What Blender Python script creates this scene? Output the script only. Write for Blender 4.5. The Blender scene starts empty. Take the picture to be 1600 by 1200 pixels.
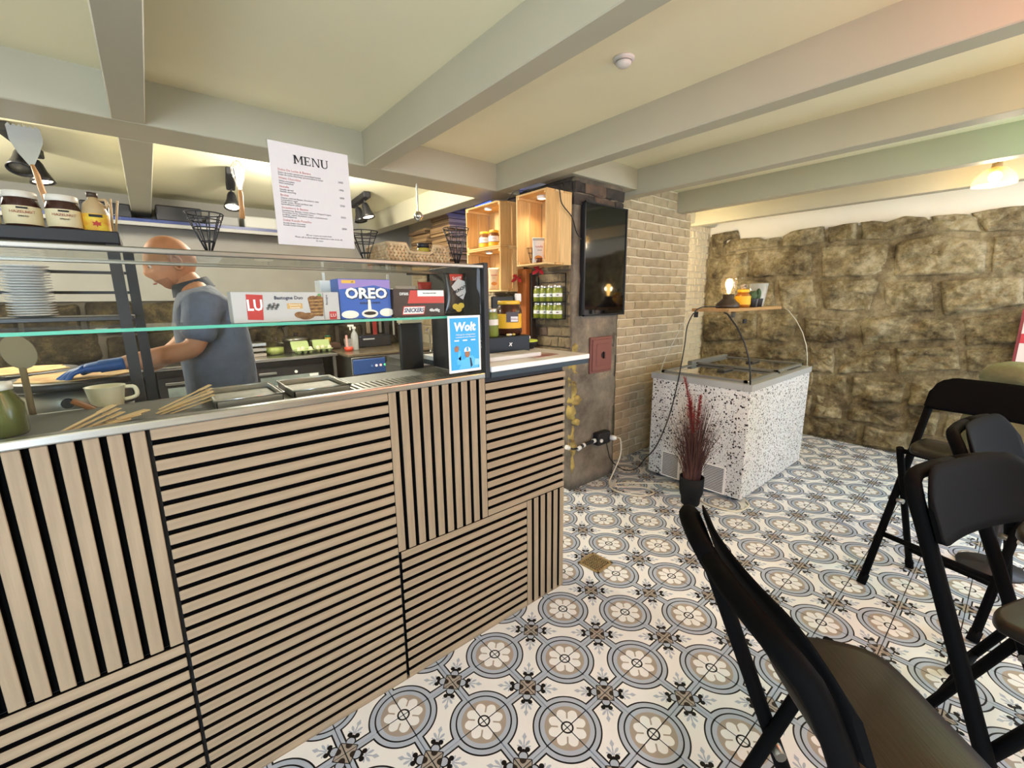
import bpy, bmesh, math, random
from mathutils import Vector, Matrix, noise
PI = math.pi
rnd = random.Random(7)
sc = bpy.context.scene
COL = sc.collection

# ---------------------------------------------------------------- camera
CAM = Vector((-0.4938, -1.2076, 1.4127))
def make_camera():
    yaw, pitch, roll = math.radians(39.704), math.radians(11.119), math.radians(-0.692)
    f = Vector((math.sin(yaw)*math.cos(pitch), math.cos(yaw)*math.cos(pitch), -math.sin(pitch)))
    r = Vector((math.cos(yaw), -math.sin(yaw), 0)); u = r.cross(f)
    r2 = r*math.cos(roll)+u*math.sin(roll); u2 = -r*math.sin(roll)+u*math.cos(roll)
    cd = bpy.data.cameras.new('camera'); co = bpy.data.objects.new('camera', cd); COL.objects.link(co)
    cd.sensor_fit = 'HORIZONTAL'; cd.sensor_width = 36.0; cd.lens = 670.5/1600*36.0
    cd.clip_start = 0.02; cd.clip_end = 60
    m = Matrix((r2, u2, -f)).transposed().to_4x4(); m.translation = CAM
    co.matrix_world = m
    sc.camera = co
make_camera()

# ---------------------------------------------------------------- world, daylight, exposure
sc.view_settings.view_transform = 'Standard'; sc.view_settings.look = 'None'
sc.view_settings.gamma = 1.0; sc.view_settings.use_curve_mapping = False
sc.view_settings.exposure = 0.0
sc.cycles.use_denoising = True; sc.cycles.use_adaptive_sampling = True; sc.cycles.adaptive_threshold = .015
sc.cycles.max_bounces = 6; sc.cycles.diffuse_bounces = 4; sc.cycles.glossy_bounces = 3; sc.cycles.transparent_max_bounces = 14
sc.cycles.caustics_reflective = False; sc.cycles.caustics_refractive = False
sc.cycles.sample_clamp_indirect = 6.0
w = bpy.data.worlds.new('world'); sc.world = w; w.use_nodes = True
w.node_tree.nodes['Background'].inputs[0].default_value = (0.62, 0.74, 1.0, 1)
w.node_tree.nodes['Background'].inputs[1].default_value = 1.2

def area_light(name, loc, target, sx, sy, watts, col):
    l = bpy.data.lights.new(name, 'AREA'); l.shape = 'RECTANGLE'; l.size = sx; l.size_y = sy
    l.energy = watts; l.color = col
    o = bpy.data.objects.new(name, l); COL.objects.link(o); o.location = loc
    o.rotation_euler = (Vector(target)-Vector(loc)).to_track_quat('-Z', 'Y').to_euler()
    return o
def point_light(name, loc, watts, col, r=0.04, parent=None):
    l = bpy.data.lights.new(name, 'POINT'); l.energy = watts; l.color = col; l.shadow_soft_size = r
    o = bpy.data.objects.new(name, l); COL.objects.link(o); o.location = loc
    if parent: o.parent = parent
    return o
def spot_light(name, loc, target, watts, col, ang=80, blend=.6, r=.03, parent=None):
    l = bpy.data.lights.new(name, 'SPOT'); l.energy = watts; l.color = col; l.shadow_soft_size = r
    l.spot_size = math.radians(ang); l.spot_blend = blend
    o = bpy.data.objects.new(name, l); COL.objects.link(o); o.location = loc
    o.rotation_euler = (Vector(target)-Vector(loc)).to_track_quat('-Z', 'Y').to_euler()
    if parent: o.parent = parent
    return o
WARM = (1.0, 0.84, 0.60); DAY = (0.66, 0.80, 1.0); NEUT = (1.0, 0.93, 0.80)
# daylight through the street window (right, behind the camera) and the glazed street door (left, behind the camera)
area_light('window_daylight', (3.55, -3.12, 1.35), (3.0, 0, 0.9), 1.5, 1.25, 66, DAY)
area_light('door_daylight', (-2.3, -3.12, 1.2), (-0.4, 0, 0.6), 1.0, 1.7, 140, DAY)

# ---------------------------------------------------------------- materials
MATS = {}
def srgb(h):
    if isinstance(h, str):
        h = h.lstrip('#'); c = [int(h[i:i+2], 16)/255 for i in (0, 2, 4)]
    else: c = h
    return tuple(x/12.92 if x <= .04045 else ((x+.055)/1.055)**2.4 for x in c)
def mat(name, col, rough=.5, metal=0, spec=.5, var=0, vscale=8, bump=0, bscale=60, emit=0, stretch=None, col2=None, coat=0):
    if name in MATS: return MATS[name]
    m = bpy.data.materials.new(name); m.use_nodes = True; MATS[name] = m
    nt = m.node_tree; b = nt.nodes['Principled BSDF']; c = srgb(col)
    b.inputs['Base Color'].default_value = (*c, 1)
    b.inputs['Roughness'].default_value = rough; b.inputs['Metallic'].default_value = metal
    b.inputs['Specular IOR Level'].default_value = spec
    if coat: b.inputs['Coat Weight'].default_value = coat
    if emit:
        b.inputs['Emission Color'].default_value = (*c, 1); b.inputs['Emission Strength'].default_value = emit
    if var or bump or col2:
        tc = nt.nodes.new('ShaderNodeTexCoord'); mp = nt.nodes.new('ShaderNodeMapping')
        nt.links.new(tc.outputs['Object'], mp.inputs['Vector'])
        if stretch: mp.inputs['Scale'].default_value = stretch
    if var or col2:
        n = nt.nodes.new('ShaderNodeTexNoise'); n.inputs['Scale'].default_value = vscale; n.inputs['Detail'].default_value = 5
        nt.links.new(mp.outputs[0], n.inputs['Vector'])
        r = nt.nodes.new('ShaderNodeValToRGB')
        if col2:
            d = srgb(col2); r.color_ramp.elements[0].color = (*c, 1); r.color_ramp.elements[1].color = (*d, 1)
            r.color_ramp.elements[0].position = .35; r.color_ramp.elements[1].position = .65
        else:
            r.color_ramp.elements[0].color = (*[x*(1-var) for x in c], 1)
            r.color_ramp.elements[1].color = (*[min(1, x*(1+var)) for x in c], 1)
            r.color_ramp.elements[0].position = .3; r.color_ramp.elements[1].position = .7
        nt.links.new(n.outputs['Fac'], r.inputs[0]); nt.links.new(r.outputs[0], b.inputs['Base Color'])
    if bump:
        n2 = nt.nodes.new('ShaderNodeTexNoise'); n2.inputs['Scale'].default_value = bscale; n2.inputs['Detail'].default_value = 4
        nt.links.new(mp.outputs[0], n2.inputs['Vector'])
        bp = nt.nodes.new('ShaderNodeBump'); bp.inputs['Strength'].default_value = bump; bp.inputs['Distance'].default_value = .01
        nt.links.new(n2.outputs['Fac'], bp.inputs['Height']); nt.links.new(bp.outputs[0], b.inputs['Normal'])
    return m
def glass(name, tint=(1, 1, 1), refl=1.0, rough=0.0, body=0.0, bodycol=(1, 1, 1)):
    """thin clear pane: straight-through light plus Fresnel reflection, optional milky body"""
    if name in MATS: return MATS[name]
    m = bpy.data.materials.new(name); m.use_nodes = True; MATS[name] = m
    nt = m.node_tree; nt.nodes.clear()
    out = nt.nodes.new('ShaderNodeOutputMaterial'); tr = nt.nodes.new('ShaderNodeBsdfTransparent')
    gl = nt.nodes.new('ShaderNodeBsdfGlossy'); gl.inputs['Roughness'].default_value = rough
    tr.inputs[0].default_value = (*tint, 1)
    fr = nt.nodes.new('ShaderNodeFresnel'); fr.inputs[0].default_value = 1.45
    mu = nt.nodes.new('ShaderNodeMath'); mu.operation = 'MULTIPLY'; mu.inputs[1].default_value = refl; mu.use_clamp = True
    ge = nt.nodes.new('ShaderNodeNewGeometry'); nb = nt.nodes.new('ShaderNodeMath'); nb.operation = 'SUBTRACT'; nb.inputs[0].default_value = 1.0
    nt.links.new(ge.outputs['Backfacing'], nb.inputs[1])
    ff = nt.nodes.new('ShaderNodeMath'); ff.operation = 'MULTIPLY'; nt.links.new(fr.outputs[0], ff.inputs[0]); nt.links.new(nb.outputs[0], ff.inputs[1])
    nt.links.new(ff.outputs[0], mu.inputs[0])
    mx = nt.nodes.new('ShaderNodeMixShader'); nt.links.new(mu.outputs[0], mx.inputs[0])
    base = tr
    if body:
        df = nt.nodes.new('ShaderNodeBsdfDiffuse'); df.inputs[0].default_value = (*bodycol, 1)
        mb = nt.nodes.new('ShaderNodeMixShader'); mb.inputs[0].default_value = body
        nt.links.new(tr.outputs[0], mb.inputs[1]); nt.links.new(df.outputs[0], mb.inputs[2]); base = mb
    nt.links.new(base.outputs[0], mx.inputs[1]); nt.links.new(gl.outputs[0], mx.inputs[2])
    nt.links.new(mx.outputs[0], out.inputs[0])
    return m

# ---------------------------------------------------------------- mesh builder
class MB:
    def __init__(s): s.bm = bmesh.new(); s.mats = []; s.cur = 0
    def use(s, m):
        if m not in s.mats: s.mats.append(m)
        s.cur = s.mats.index(m); return s
    def _f(s, vs, smooth=False):
        try: f = s.bm.faces.new(vs)
        except ValueError: return None
        f.material_index = s.cur; f.smooth = smooth; return f
    def quad(s, *ps, smooth=False): return s._f([s.bm.verts.new(p) for p in ps], smooth)
    poly = quad
    def box(s, x0, x1, y0, y1, z0, z1, bev=0, seg=1, M=None):
        vs = [s.bm.verts.new((x, y, z)) for x in (x0, x1) for y in (y0, y1) for z in (z0, z1)]
        fs = [s._f([vs[i] for i in q]) for q in ((0,1,3,2),(4,6,7,5),(0,4,5,1),(2,3,7,6),(0,2,6,4),(1,5,7,3))]
        if bev:
            es = list({e for f in fs for e in f.edges})
            r = bmesh.ops.bevel(s.bm, geom=es, offset=bev, segments=seg, affect='EDGES', profile=.5)
            for f in r['faces']: f.material_index = s.cur
            vs = list({v for f in r['faces'] for v in f.verts} | {v for v in vs if v.is_valid})
        if M is not None:
            for v in vs: v.co = M @ v.co
        return s
    def obox(s, c, ax, ay, az, hx, hy, hz, bev=0, seg=1):
        """oriented box: centre, three unit axes, half sizes"""
        M = Matrix((Vector(ax), Vector(ay), Vector(az))).transposed().to_4x4(); M.translation = Vector(c)
        return s.box(-hx, hx, -hy, hy, -hz, hz, bev, seg, M)
    def bar(s, a, b, wd, hd, up=(0, 0, 1), bev=0):
        a = Vector(a); b = Vector(b); d = (b-a); L = d.length; d.normalize(); up = Vector(up)
        if abs(d.dot(up)) > .98: up = Vector((0, 1, 0))
        x = d.cross(up).normalized(); z = x.cross(d)
        return s.obox((a+b)/2, x, d, z, wd/2, L/2, hd/2, bev)
    def lathe(s, prof, c=(0, 0, 0), n=24, axis=(0, 0, 1), a0=0, a1=2*PI, smooth=True, cap=True):
        c = Vector(c); ax = Vector(axis).normalized()
        t = Vector((1, 0, 0)) if abs(ax.x) < .9 else Vector((0, 1, 0))
        u = (t - ax*t.dot(ax)).normalized(); v = ax.cross(u)
        full = abs(a1-a0-2*PI) < 1e-6; k = n if full else n+1
        rings = []
        for (r, z) in prof:
            if r < 1e-6: rings.append([s.bm.verts.new(c+ax*z)])
            else: rings.append([s.bm.verts.new(c+ax*z+(u*math.cos(a0+(a1-a0)*i/n)+v*math.sin(a0+(a1-a0)*i/n))*r) for i in range(k)])
        for A, B in zip(rings, rings[1:]):
            for i in range(n):
                j = (i+1) % k
                if len(A) == 1 and len(B) == 1: continue
                if len(A) == 1: s._f([A[0], B[i], B[j]][::-1], smooth)
                elif len(B) == 1: s._f([A[i], A[j], B[0]], smooth)
                else: s._f([A[i], A[j], B[j], B[i]], smooth)
        if cap and full:
            if len(rings[0]) > 1: s._f(rings[0][::-1])
            if len(rings[-1]) > 1: s._f(rings[-1])
        return s
    def cyl(s, c, r, h, n=20, axis=(0, 0, 1), r2=None):
        return s.lathe([(r, 0), (r if r2 is None else r2, h)], c, n, axis)
    def rod(s, a, b, r, n=8, r2=None):
        a = Vector(a); b = Vector(b); return s.cyl(a, r, (b-a).length, n, (b-a), r2)
    def tube(s, pts, r, n=8, closed=False, radii=None):
        pts = [Vector(p) for p in pts]; N = len(pts); rings = []; pu = None
        for i, p in enumerate(pts):
            if closed: d = pts[(i+1) % N]-pts[i-1]
            else: d = (pts[min(i+1, N-1)]-pts[max(i-1, 0)])
            if d.length < 1e-9: d = Vector((0, 0, 1))
            d.normalize()
            if pu is None:
                t = Vector((0, 0, 1)) if abs(d.z) < .9 else Vector((1, 0, 0)); pu = (t-d*t.dot(d)).normalized()
            else:
                pu = (pu-d*pu.dot(d))
                pu = pu.normalized() if pu.length > 1e-6 else d.orthogonal().normalized()
            v = d.cross(pu); rr = radii[i] if radii else r
            rings.append([s.bm.verts.new(p+(pu*math.cos(2*PI*k/n)+v*math.sin(2*PI*k/n))*rr) for k in range(n)])
        for i in range(N if closed else N-1):
            A, B = rings[i], rings[(i+1) % N]
            for k in range(n): s._f([A[k], A[(k+1) % n], B[(k+1) % n], B[k]], True)
        if not closed: s._f(rings[0][::-1]); s._f(rings[-1])
        return s
    def ball(s, c, r, n=14, m=9, sc3=(1, 1, 1), M=None):
        c = Vector(c); vs0 = len(s.bm.verts)
        prof = [(math.sin(PI*i/m), -math.cos(PI*i/m)) for i in range(m+1)]
        rings = []
        for (a, z) in prof:
            k = 1 if a < 1e-6 else n
            ring = []
            for i in range(k):
                p = Vector((a*math.cos(2*PI*i/n)*r*sc3[0], a*math.sin(2*PI*i/n)*r*sc3[1], z*r*sc3[2]))
                if M is not None: p = M @ p
                ring.append(s.bm.verts.new(c+p))
            rings.append(ring)
        for A, B in zip(rings, rings[1:]):
            for i in range(n):
                j = (i+1) % n
                if len(A) == 1: s._f([A[0], B[j], B[i]], True)
                elif len(B) == 1: s._f([A[i], A[j], B[0]], True)
                else: s._f([A[i], A[j], B[j], B[i]], True)
        return s
    def prism(s, pts, d):
        """extrude a planar polygon (3d points) by vector d"""
        d = Vector(d); A = [s.bm.verts.new(p) for p in pts]; B = [s.bm.verts.new(Vector(p)+d) for p in pts]
        s._f(A[::-1]); s._f(B)
        for i in range(len(A)):
            j = (i+1) % len(A); s._f([A[i], A[j], B[j], B[i]])
        return s
    def mesh(s, name, m=None):
        if m is not None and not s.mats: s.mats = [m]
        bmesh.ops.recalc_face_normals(s.bm, faces=s.bm.faces[:])
        me = bpy.data.meshes.new(name); s.bm.to_mesh(me); s.bm.free()
        for k in s.mats: me.materials.append(k)
        return me
    def build(s, name, m=None, parent=None, off=None):
        """off: subtract this world offset (the thing's base point) from the vertices"""
        if off is not None: bmesh.ops.translate(s.bm, vec=-Vector(off), verts=s.bm.verts[:])
        return link(name, s.mesh(name, m), parent)
def link(name, me, parent=None, loc=(0, 0, 0)):
    o = bpy.data.objects.new(name, me); COL.objects.link(o); o.parent = parent; o.location = loc; return o
def tag(o, label, cat, group=None):
    o['label'] = label; o['category'] = cat
    if group: o['group'] = group
    return o
def thing(name, label, cat, loc=(0, 0, 0), rz=0, group=None):
    o = bpy.data.objects.new(name, None); COL.objects.link(o); o.empty_display_size = .05
    o.location = loc; o.rotation_euler = (0, 0, rz); tag(o, label, cat, group); return o
def struct(o): o['kind'] = 'structure'; return o
def copy_tree(o, parent=None, root=True):
    c = o.copy(); COL.objects.link(c); c.parent = parent
    for ch in list(o.children): copy_tree(ch, c, False)
    return c
_AX = {'-y': (Vector((1, 0, 0)), Vector((0, 0, 1)), Vector((0, -1, 0))),
       '-x': (Vector((0, -1, 0)), Vector((0, 0, 1)), Vector((-1, 0, 0))),
       '+z': (Vector((1, 0, 0)), Vector((0, 1, 0)), Vector((0, 0, 1)))}
def basis(face, org):
    X, Y, N = _AX[face] if isinstance(face, str) else face
    M = Matrix((X, Y, N)).transposed().to_4x4(); M.translation = Vector(org); return M
def text_mesh(body, size, M, m, name='lettering', parent=None, off=None, align='CENTER', ext=.0004, shear=0, bold=0, sx=1.0, space=1.0):
    cu = bpy.data.curves.new('t', 'FONT'); cu.body = body; cu.size = size; cu.align_x = align; cu.align_y = 'CENTER'
    cu.extrude = ext; cu.resolution_u = 2; cu.shear = shear; cu.offset = bold; cu.space_character = space
    t = bpy.data.objects.new('t', cu); COL.objects.link(t)
    dg = bpy.context.evaluated_depsgraph_get()
    me = bpy.data.meshes.new_from_object(t.evaluated_get(dg))
    bpy.data.objects.remove(t); bpy.data.curves.remove(cu)
    S = Matrix.Diagonal((sx, 1, 1, 1))
    me.transform(M @ S)
    if off is not None: me.transform(Matrix.Translation(-Vector(off)))
    me.materials.clear(); me.materials.append(m); me.name = name
    return link(name, me, parent)
def plate(M, pts, th=.0006):
    """flat print: polygon given in the face's own 2d coordinates, thickness th"""
    mb = MB(); N = (M.to_3x3() @ Vector((0, 0, 1)))
    return [(M @ Vector((x, y, 0))) for x, y in pts], N*th
def prt(name, M, pts, m, parent, off=None, th=.0006):
    P, d = plate(M, pts, th); mb = MB(); mb.prism(P, d); return mb.build(name, m, parent, off)
def rect(x0, x1, y0, y1): return [(x0, y0), (x1, y0), (x1, y1), (x0, y1)]
def ell(cx, cy, a, b, n=20, rot=0):
    c, s = math.cos(rot), math.sin(rot)
    return [(cx+a*math.cos(t)*c-b*math.sin(t)*s, cy+a*math.cos(t)*s+b*math.sin(t)*c) for t in (2*PI*i/n for i in range(n))]
# ================================================================ floor of patterned cement tiles
class X:
    """tiny expression builder for shader math nodes"""
    nt = None
    def __init__(s, v): s.v = v
    @staticmethod
    def op(o, *a, clamp=False):
        n = X.nt.nodes.new('ShaderNodeMath'); n.operation = o; n.use_clamp = clamp
        for i, q in enumerate(a):
            q = q.v if isinstance(q, X) else q
            if isinstance(q, (int, float)): n.inputs[i].default_value = q
            else: X.nt.links.new(q, n.inputs[i])
        return X(n.outputs[0])
    def __add__(s, o): return X.op('ADD', s, o)
    def __sub__(s, o): return X.op('SUBTRACT', s, o)
    def __rsub__(s, o): return X.op('SUBTRACT', o, s)
    def __mul__(s, o): return X.op('MULTIPLY', s, o)
    def __truediv__(s, o): return X.op('DIVIDE', s, o)
    def __lt__(s, o): return X.op('LESS_THAN', s, o)
    def __gt__(s, o): return X.op('GREATER_THAN', s, o)
    __radd__ = __add__; __rmul__ = __mul__
    def abs(s): return X.op('ABSOLUTE', s)
def xmin(a, b): return X.op('MINIMUM', a, b)
def xmax(a, b): return X.op('MAXIMUM', a, b)
def hyp(a, b): return X.op('SQRT', a*a+b*b)
TILE = 0.2
def tile_material():
    m = bpy.data.materials.new('cement_tile_print'); m.use_nodes = True; nt = m.node_tree; X.nt = nt
    b = nt.nodes['Principled BSDF']; b.inputs['Roughness'].default_value = .38; b.inputs['Specular IOR Level'].default_value = .3
    g = nt.nodes.new('ShaderNodeNewGeometry'); sp = nt.nodes.new('ShaderNodeSeparateXYZ'); nt.links.new(g.outputs['Position'], sp.inputs[0])
    u = X(sp.outputs[0])*(1/TILE); v = X(sp.outputs[1])*(1/TILE)
    p = (u+v)*.5; q = (u-v)*.5
    fr = lambda e: X.op('FRACT', e+.5+100)-.5
    a = fr(p).abs(); c = fr(q).abs()
    r = hyp(a, c)
    d1 = r-.392; d2 = (a-c).abs()*.7071-.043
    msd = xmin(d1, d2)
    ca = .5-a; cb = .5-c                                  # distance from the small square's centre
    lo = xmin(ca, cb); hi = xmax(ca, cb)                  # lo: across the motif, hi: along it
    WHITE, BLUE, TAUPE, BLACK, BROWN = [srgb(h) for h in ('#eeeeec', '#b0bac8', '#a79d91', '#0b0a0d', '#2c2520')]
    cur = None
    def layer(mask, col):
        nonlocal cur
        n = nt.nodes.new('ShaderNodeMix'); n.data_type = 'RGBA'
        nt.links.new(mask.v, n.inputs[0])
        if cur is None: n.inputs[6].default_value = (*WHITE, 1)
        else: nt.links.new(cur, n.inputs[6])
        n.inputs[7].default_value = (*col, 1); cur = n.outputs[2]
    # leaf fan and diamond in the white fields
    def petal(ang, l0, half, wid):
        s, k = math.sin(ang), math.cos(ang)
        h0 = hi-.222
        al = h0*k+lo*s; ac = (lo*k-h0*s).abs()
        return hyp((al-l0)/half, ac/wid) < 1
    for ang, l0, half, wid in ((0, .055, .06, .009), (.62, .072, .036, .015), (.62, .03, .035, .007), (1.28, .052, .032, .011), (1.28, .025, .03, .006)): layer(petal(ang, l0, half, wid), BLUE)
    layer(((lo/.026)+((hi-.350).abs()/.048)) < 1, BLUE)
    # outlines and light bands
    layer(msd < .020, BLACK); layer(msd < .001, BLUE)
    # hooked ends of the outline beside the square, and the two curls
    layer((hyp(lo, hi-.135) < .058)*(msd > 0), BLACK); layer((hyp(lo, hi-.130) < .045)*(hi > .1), BLUE)
    layer(hyp(lo-.044, hi-.206) < .029, BLACK); layer(hyp(lo, hi-.192) < .020, BLACK)
    # rings of the roundel
    layer(r < .340, BLACK); layer(r < .322, BLUE); layer(r < .270, TAUPE)
    th = X.op('ARCTAN2', c, a)                            # 0..pi/2
    ph = X.op('PINGPONG', th, PI/4)-PI/8
    l = r*X.op('COSINE', ph); t = (r*X.op('SINE', ph)).abs()
    layer(hyp((l-.145)/.088, t/.066) < 1, WHITE)
    layer((xmin(a, c) < .0095)*(r > .11)*(r < .27), TAUPE)
    layer(r < .076, BLACK); layer(r < .056, WHITE)
    # small square with a four-petal cross
    layer(hi < .108, BLACK); layer(hi < .098, TAUPE)
    layer((hyp(lo/.040, (hi-.104)/.052) < 1)*(hi < .1), BROWN)
    # dark joint lines run through roundels and squares
    layer(((a-c).abs() < .009)*(r < .345), BLACK); layer(((a-c).abs() < .008)*(hi < .1), BLACK)
    # faint wear
    nz = nt.nodes.new('ShaderNodeTexNoise'); nz.inputs['Scale'].default_value = 2.2; nz.inputs['Detail'].default_value = 6
    nt.links.new(g.outputs['Position'], nz.inputs['Vector'])
    mr = nt.nodes.new('ShaderNodeMapRange'); mr.inputs['To Min'].default_value = .86; mr.inputs['To Max'].default_value = 1.06
    nt.links.new(nz.outputs['Fac'], mr.inputs[0])
    mm = nt.nodes.new('ShaderNodeVectorMath'); mm.operation = 'SCALE'; nt.links.new(cur, mm.inputs[0]); nt.links.new(mr.outputs[0], mm.inputs['Scale'])
    nt.links.new(mm.outputs[0], b.inputs['Base Color'])
    return m
M_TILE = tile_material()
def cam_project(p):
    m = sc.camera.matrix_world.inverted_safe() if False else None
    return p
_cm = sc.camera.matrix_basis.copy().inverted()
def px(p):
    q = _cm @ Vector(p)
    if q.z > -.05: return None
    return (800+670.5*q.x/-q.z, 600-670.5*q.y/-q.z, -q.z)
floor = struct(MB().box(-3.0, 4.75, -3.2, 4.0, -.06, -.004).build('floor', mat('grout', '#2b2928', .9)))
def tile_bm(x0, y0, mb):
    h = TILE/2-.0009; cx, cy = x0+TILE/2, y0+TILE/2; e = .0012
    B = [(cx-h, cy-h), (cx+h, cy-h), (cx+h, cy+h), (cx-h, cy+h)]; T = [(cx+sx*(h-e), cy+sy*(h-e)) for sx, sy in ((-1,-1),(1,-1),(1,1),(-1,1))]
    vb = [mb.bm.verts.new((x, y, -.004)) for x, y in B]; vt = [mb.bm.verts.new((x, y, 0)) for x, y in T]
    mb._f(vt)
    for i in range(4): mb._f([vb[i], vb[(i+1) % 4], vt[(i+1) % 4], vt[i]])
cells = []
for i in range(-15, 24):
    for j in range(-16, 20):
        cx, cy = (i+.5)*TILE, (j+.5)*TILE
        q = px((cx, cy, 0)); show = 0
        if q and -60 < q[0] < 1660 and 450 < q[1] < 1290 and not (cy > .12 and cx < 1.0) and cy < 1.1 and cx < 4.6 and not (cx > 2.5 and cx < 3.6 and cy > 0): show = (1413/q[2]**3)
        cells.append((show, i, j))
cells.sort(reverse=True)
tmb = MB(); tile_bm(-TILE/2, -TILE/2, tmb); tme = tmb.mesh('tile', M_TILE)
rest = MB()
for k, (s_, i, j) in enumerate(cells):
    if k < 300 and s_ > 0: link('tile', tme, floor, ((i+.5)*TILE, (j+.5)*TILE, 0))
    else: tile_bm(i*TILE, j*TILE, rest)
ro = rest.build('tile', M_TILE, floor); ro['kind'] = 'stuff'

# ================================================================ ceiling, beams and plain walls
M_CEIL = mat('ceiling_paint', '#f4eecb', .72, var=.03, vscale=1.5)
M_BEAM = mat('beam_paint', '#b7b29b', .5, var=.03, vscale=3)
M_PLAST = mat('grey_plaster', '#98958c', .85, var=.08, vscale=3, bump=.15, bscale=30)
M_WHITEW = mat('white_plaster', '#ece7d8', .8, var=.03, vscale=2)
ZB, ZC = 2.165, 2.343
struct(MB().box(-3.1, 4.85, -3.3, 4.1, ZC, ZC+.1).build('ceiling', M_CEIL))
tn = 0
def beam(x0, x1, y0, y1, z0=ZB, z1=ZC+.01):
    global tn; tn += 1
    return struct(MB().box(x0, x1, y0, y1, z0, z1, bev=.004).build('trim_%d' % tn, M_BEAM))
for x0 in (-2.40, -1.455, -.51): beam(x0, x0+.11, -3.2, 1.34)
beam(.55, .65, -3.2, 1.34)
beam(1.50, 1.60, -3.2, 1.34)
beam(2.40, 2.50, -3.2, 1.0); beam(3.31, 3.41, -3.2, 1.0); beam(4.10, 4.20, -3.2, 1.31)
beam(-3.0, 1.72, 1.34, 1.60)                       # cross beam over the bar
beam(-.50, -.37, 1.60, 3.95); beam(1.50, 1.64, 1.60, 3.95)
beam(1.60, 2.40, .80, 1.10, 2.20)                  # header on the chimney
beam(3.55, 4.57, 1.24, 1.4, 2.19)                   # lintel over the niche
struct(MB().box(-3.0, 2.2, 3.95, 4.05, 1.44, ZC).build('wall_back', M_PLAST))
wbl = struct(MB().box(-3.0, 2.2, 3.97, 4.07, 0, 1.45).build('wall_back_lower', mat('dark_mortar', '#4c463c', .95, var=.2, vscale=5)))
struct(MB().box(-3.1, -3.0, -3.3, 4.05, 0, ZC).build('wall_left', M_WHITEW))
wkr = struct(MB().box(2.14, 2.24, 1.72, 4.0, 0, ZC).build('wall_kitchen', mat('brick_mortar', '#b7ab95', .95, var=.08)))
# street wall behind the camera with two windows
sw = MB()
sw.box(-1.75, 4.8, -3.3, -3.2, 0, .7); sw.box(-3.1, 4.8, -3.3, -3.2, 2.1, ZC); sw.box(-3.1, -2.85, -3.3, -3.2, 0, 2.1)
for a, b_ in ((-1.75, 2.8), (4.3, 4.8)): sw.box(a, b_, -3.3, -3.2, .7, 2.1)
struct(sw.build('wall_street', M_WHITEW))
M_WF = mat('window_frame_white', '#dcdad2', .5)
for nm, a, b_, z0, z1 in (('window_1', 2.8, 4.3, .7, 2.1), ('door_1', -2.85, -1.75, 0, 2.1)):
    wn = MB()
    for x_ in (a, (a+b_)/2-.03, b_-.06):
        if nm == 'door_1' and a < x_ < b_-.07: continue
        wn.box(x_, x_+.06, -3.28, -3.22, z0, z1)
    for z_ in (z0, z1-.06): wn.box(a, b_, -3.275, -3.225, z_, z_+.06)
    o = struct(wn.build(nm, M_WF))
    MB().box(a+.05, b_-.05, -3.252, -3.248, z0+.05, z1-.05).build('pane', glass('pane_glass', (.97, .99, 1)), o)

# ================================================================ masonry helpers
def stone_mesh(name, poly, place, depth, m, seed, rings=7, M=44, rough=.018, edge=.012):
    """one rock-faced stone: polygon in wall coordinates (s,t); place(s,t,h) -> world point"""
    n = len(poly); L = [math.dist(poly[i], poly[(i+1) % n]) for i in range(n)]; tot = sum(L)
    pts = []
    for k in range(M):
        d = tot*k/M; i = 0
        while d > L[i]: d -= L[i]; i = (i+1) % n
        f = d/L[i]; a, b = poly[i], poly[(i+1) % n]
        pts.append((a[0]+(b[0]-a[0])*f, a[1]+(b[1]-a[1])*f))
    cx = sum(p[0] for p in pts)/M; cy = sum(p[1] for p in pts)/M
    size = math.sqrt(abs(sum(poly[i][0]*poly[(i+1) % n][1]-poly[(i+1) % n][0]*poly[i][1] for i in range(n))/2))
    bm = bmesh.new(); R = []
    sh = edge/max(size, .05)
    for k in range(rings+1):
        f = k/rings; f2 = (f**.75)*(1-sh*.55)
        ring = []
        for (px_, py_) in ([(cx, cy)] if k == 0 else pts):
            s = cx+(px_-cx)*f2; t = cy+(py_-cy)*f2
            if k:
                w_ = noise.noise(Vector((s*9, t*9, seed*3.1)))*.012*f
                s += w_; t += noise.noise(Vector((s*9, t*9, seed*5.7+9)))*.010*f
            h = depth*(1-f**9*.8)
            h += rough*1.6*noise.fractal(Vector((s*4.5, t*7, seed*1.7)), 1.0, 2.1, 5)*(1-f**6)
            h += rough*.8*abs(noise.noise(Vector((s*13, t*19, seed))))*(1-f**6)
            if k == rings: h = -.02
            ring.append(bm.verts.new(place(s, t, h)))
        R.append(ring)
    for k in range(rings):
        A, B = R[k], R[k+1]
        for i in range(M):
            j = (i+1) % M
            f = bm.faces.new([A[0], B[i], B[j]] if k == 0 else [A[i], B[i], B[j], A[j]])
            f.smooth = k < rings-1
    bmesh.ops.recalc_face_normals(bm, faces=bm.faces[:])
    me = bpy.data.meshes.new(name); bm.to_mesh(me); bm.free(); me.materials.append(m); return me
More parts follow.
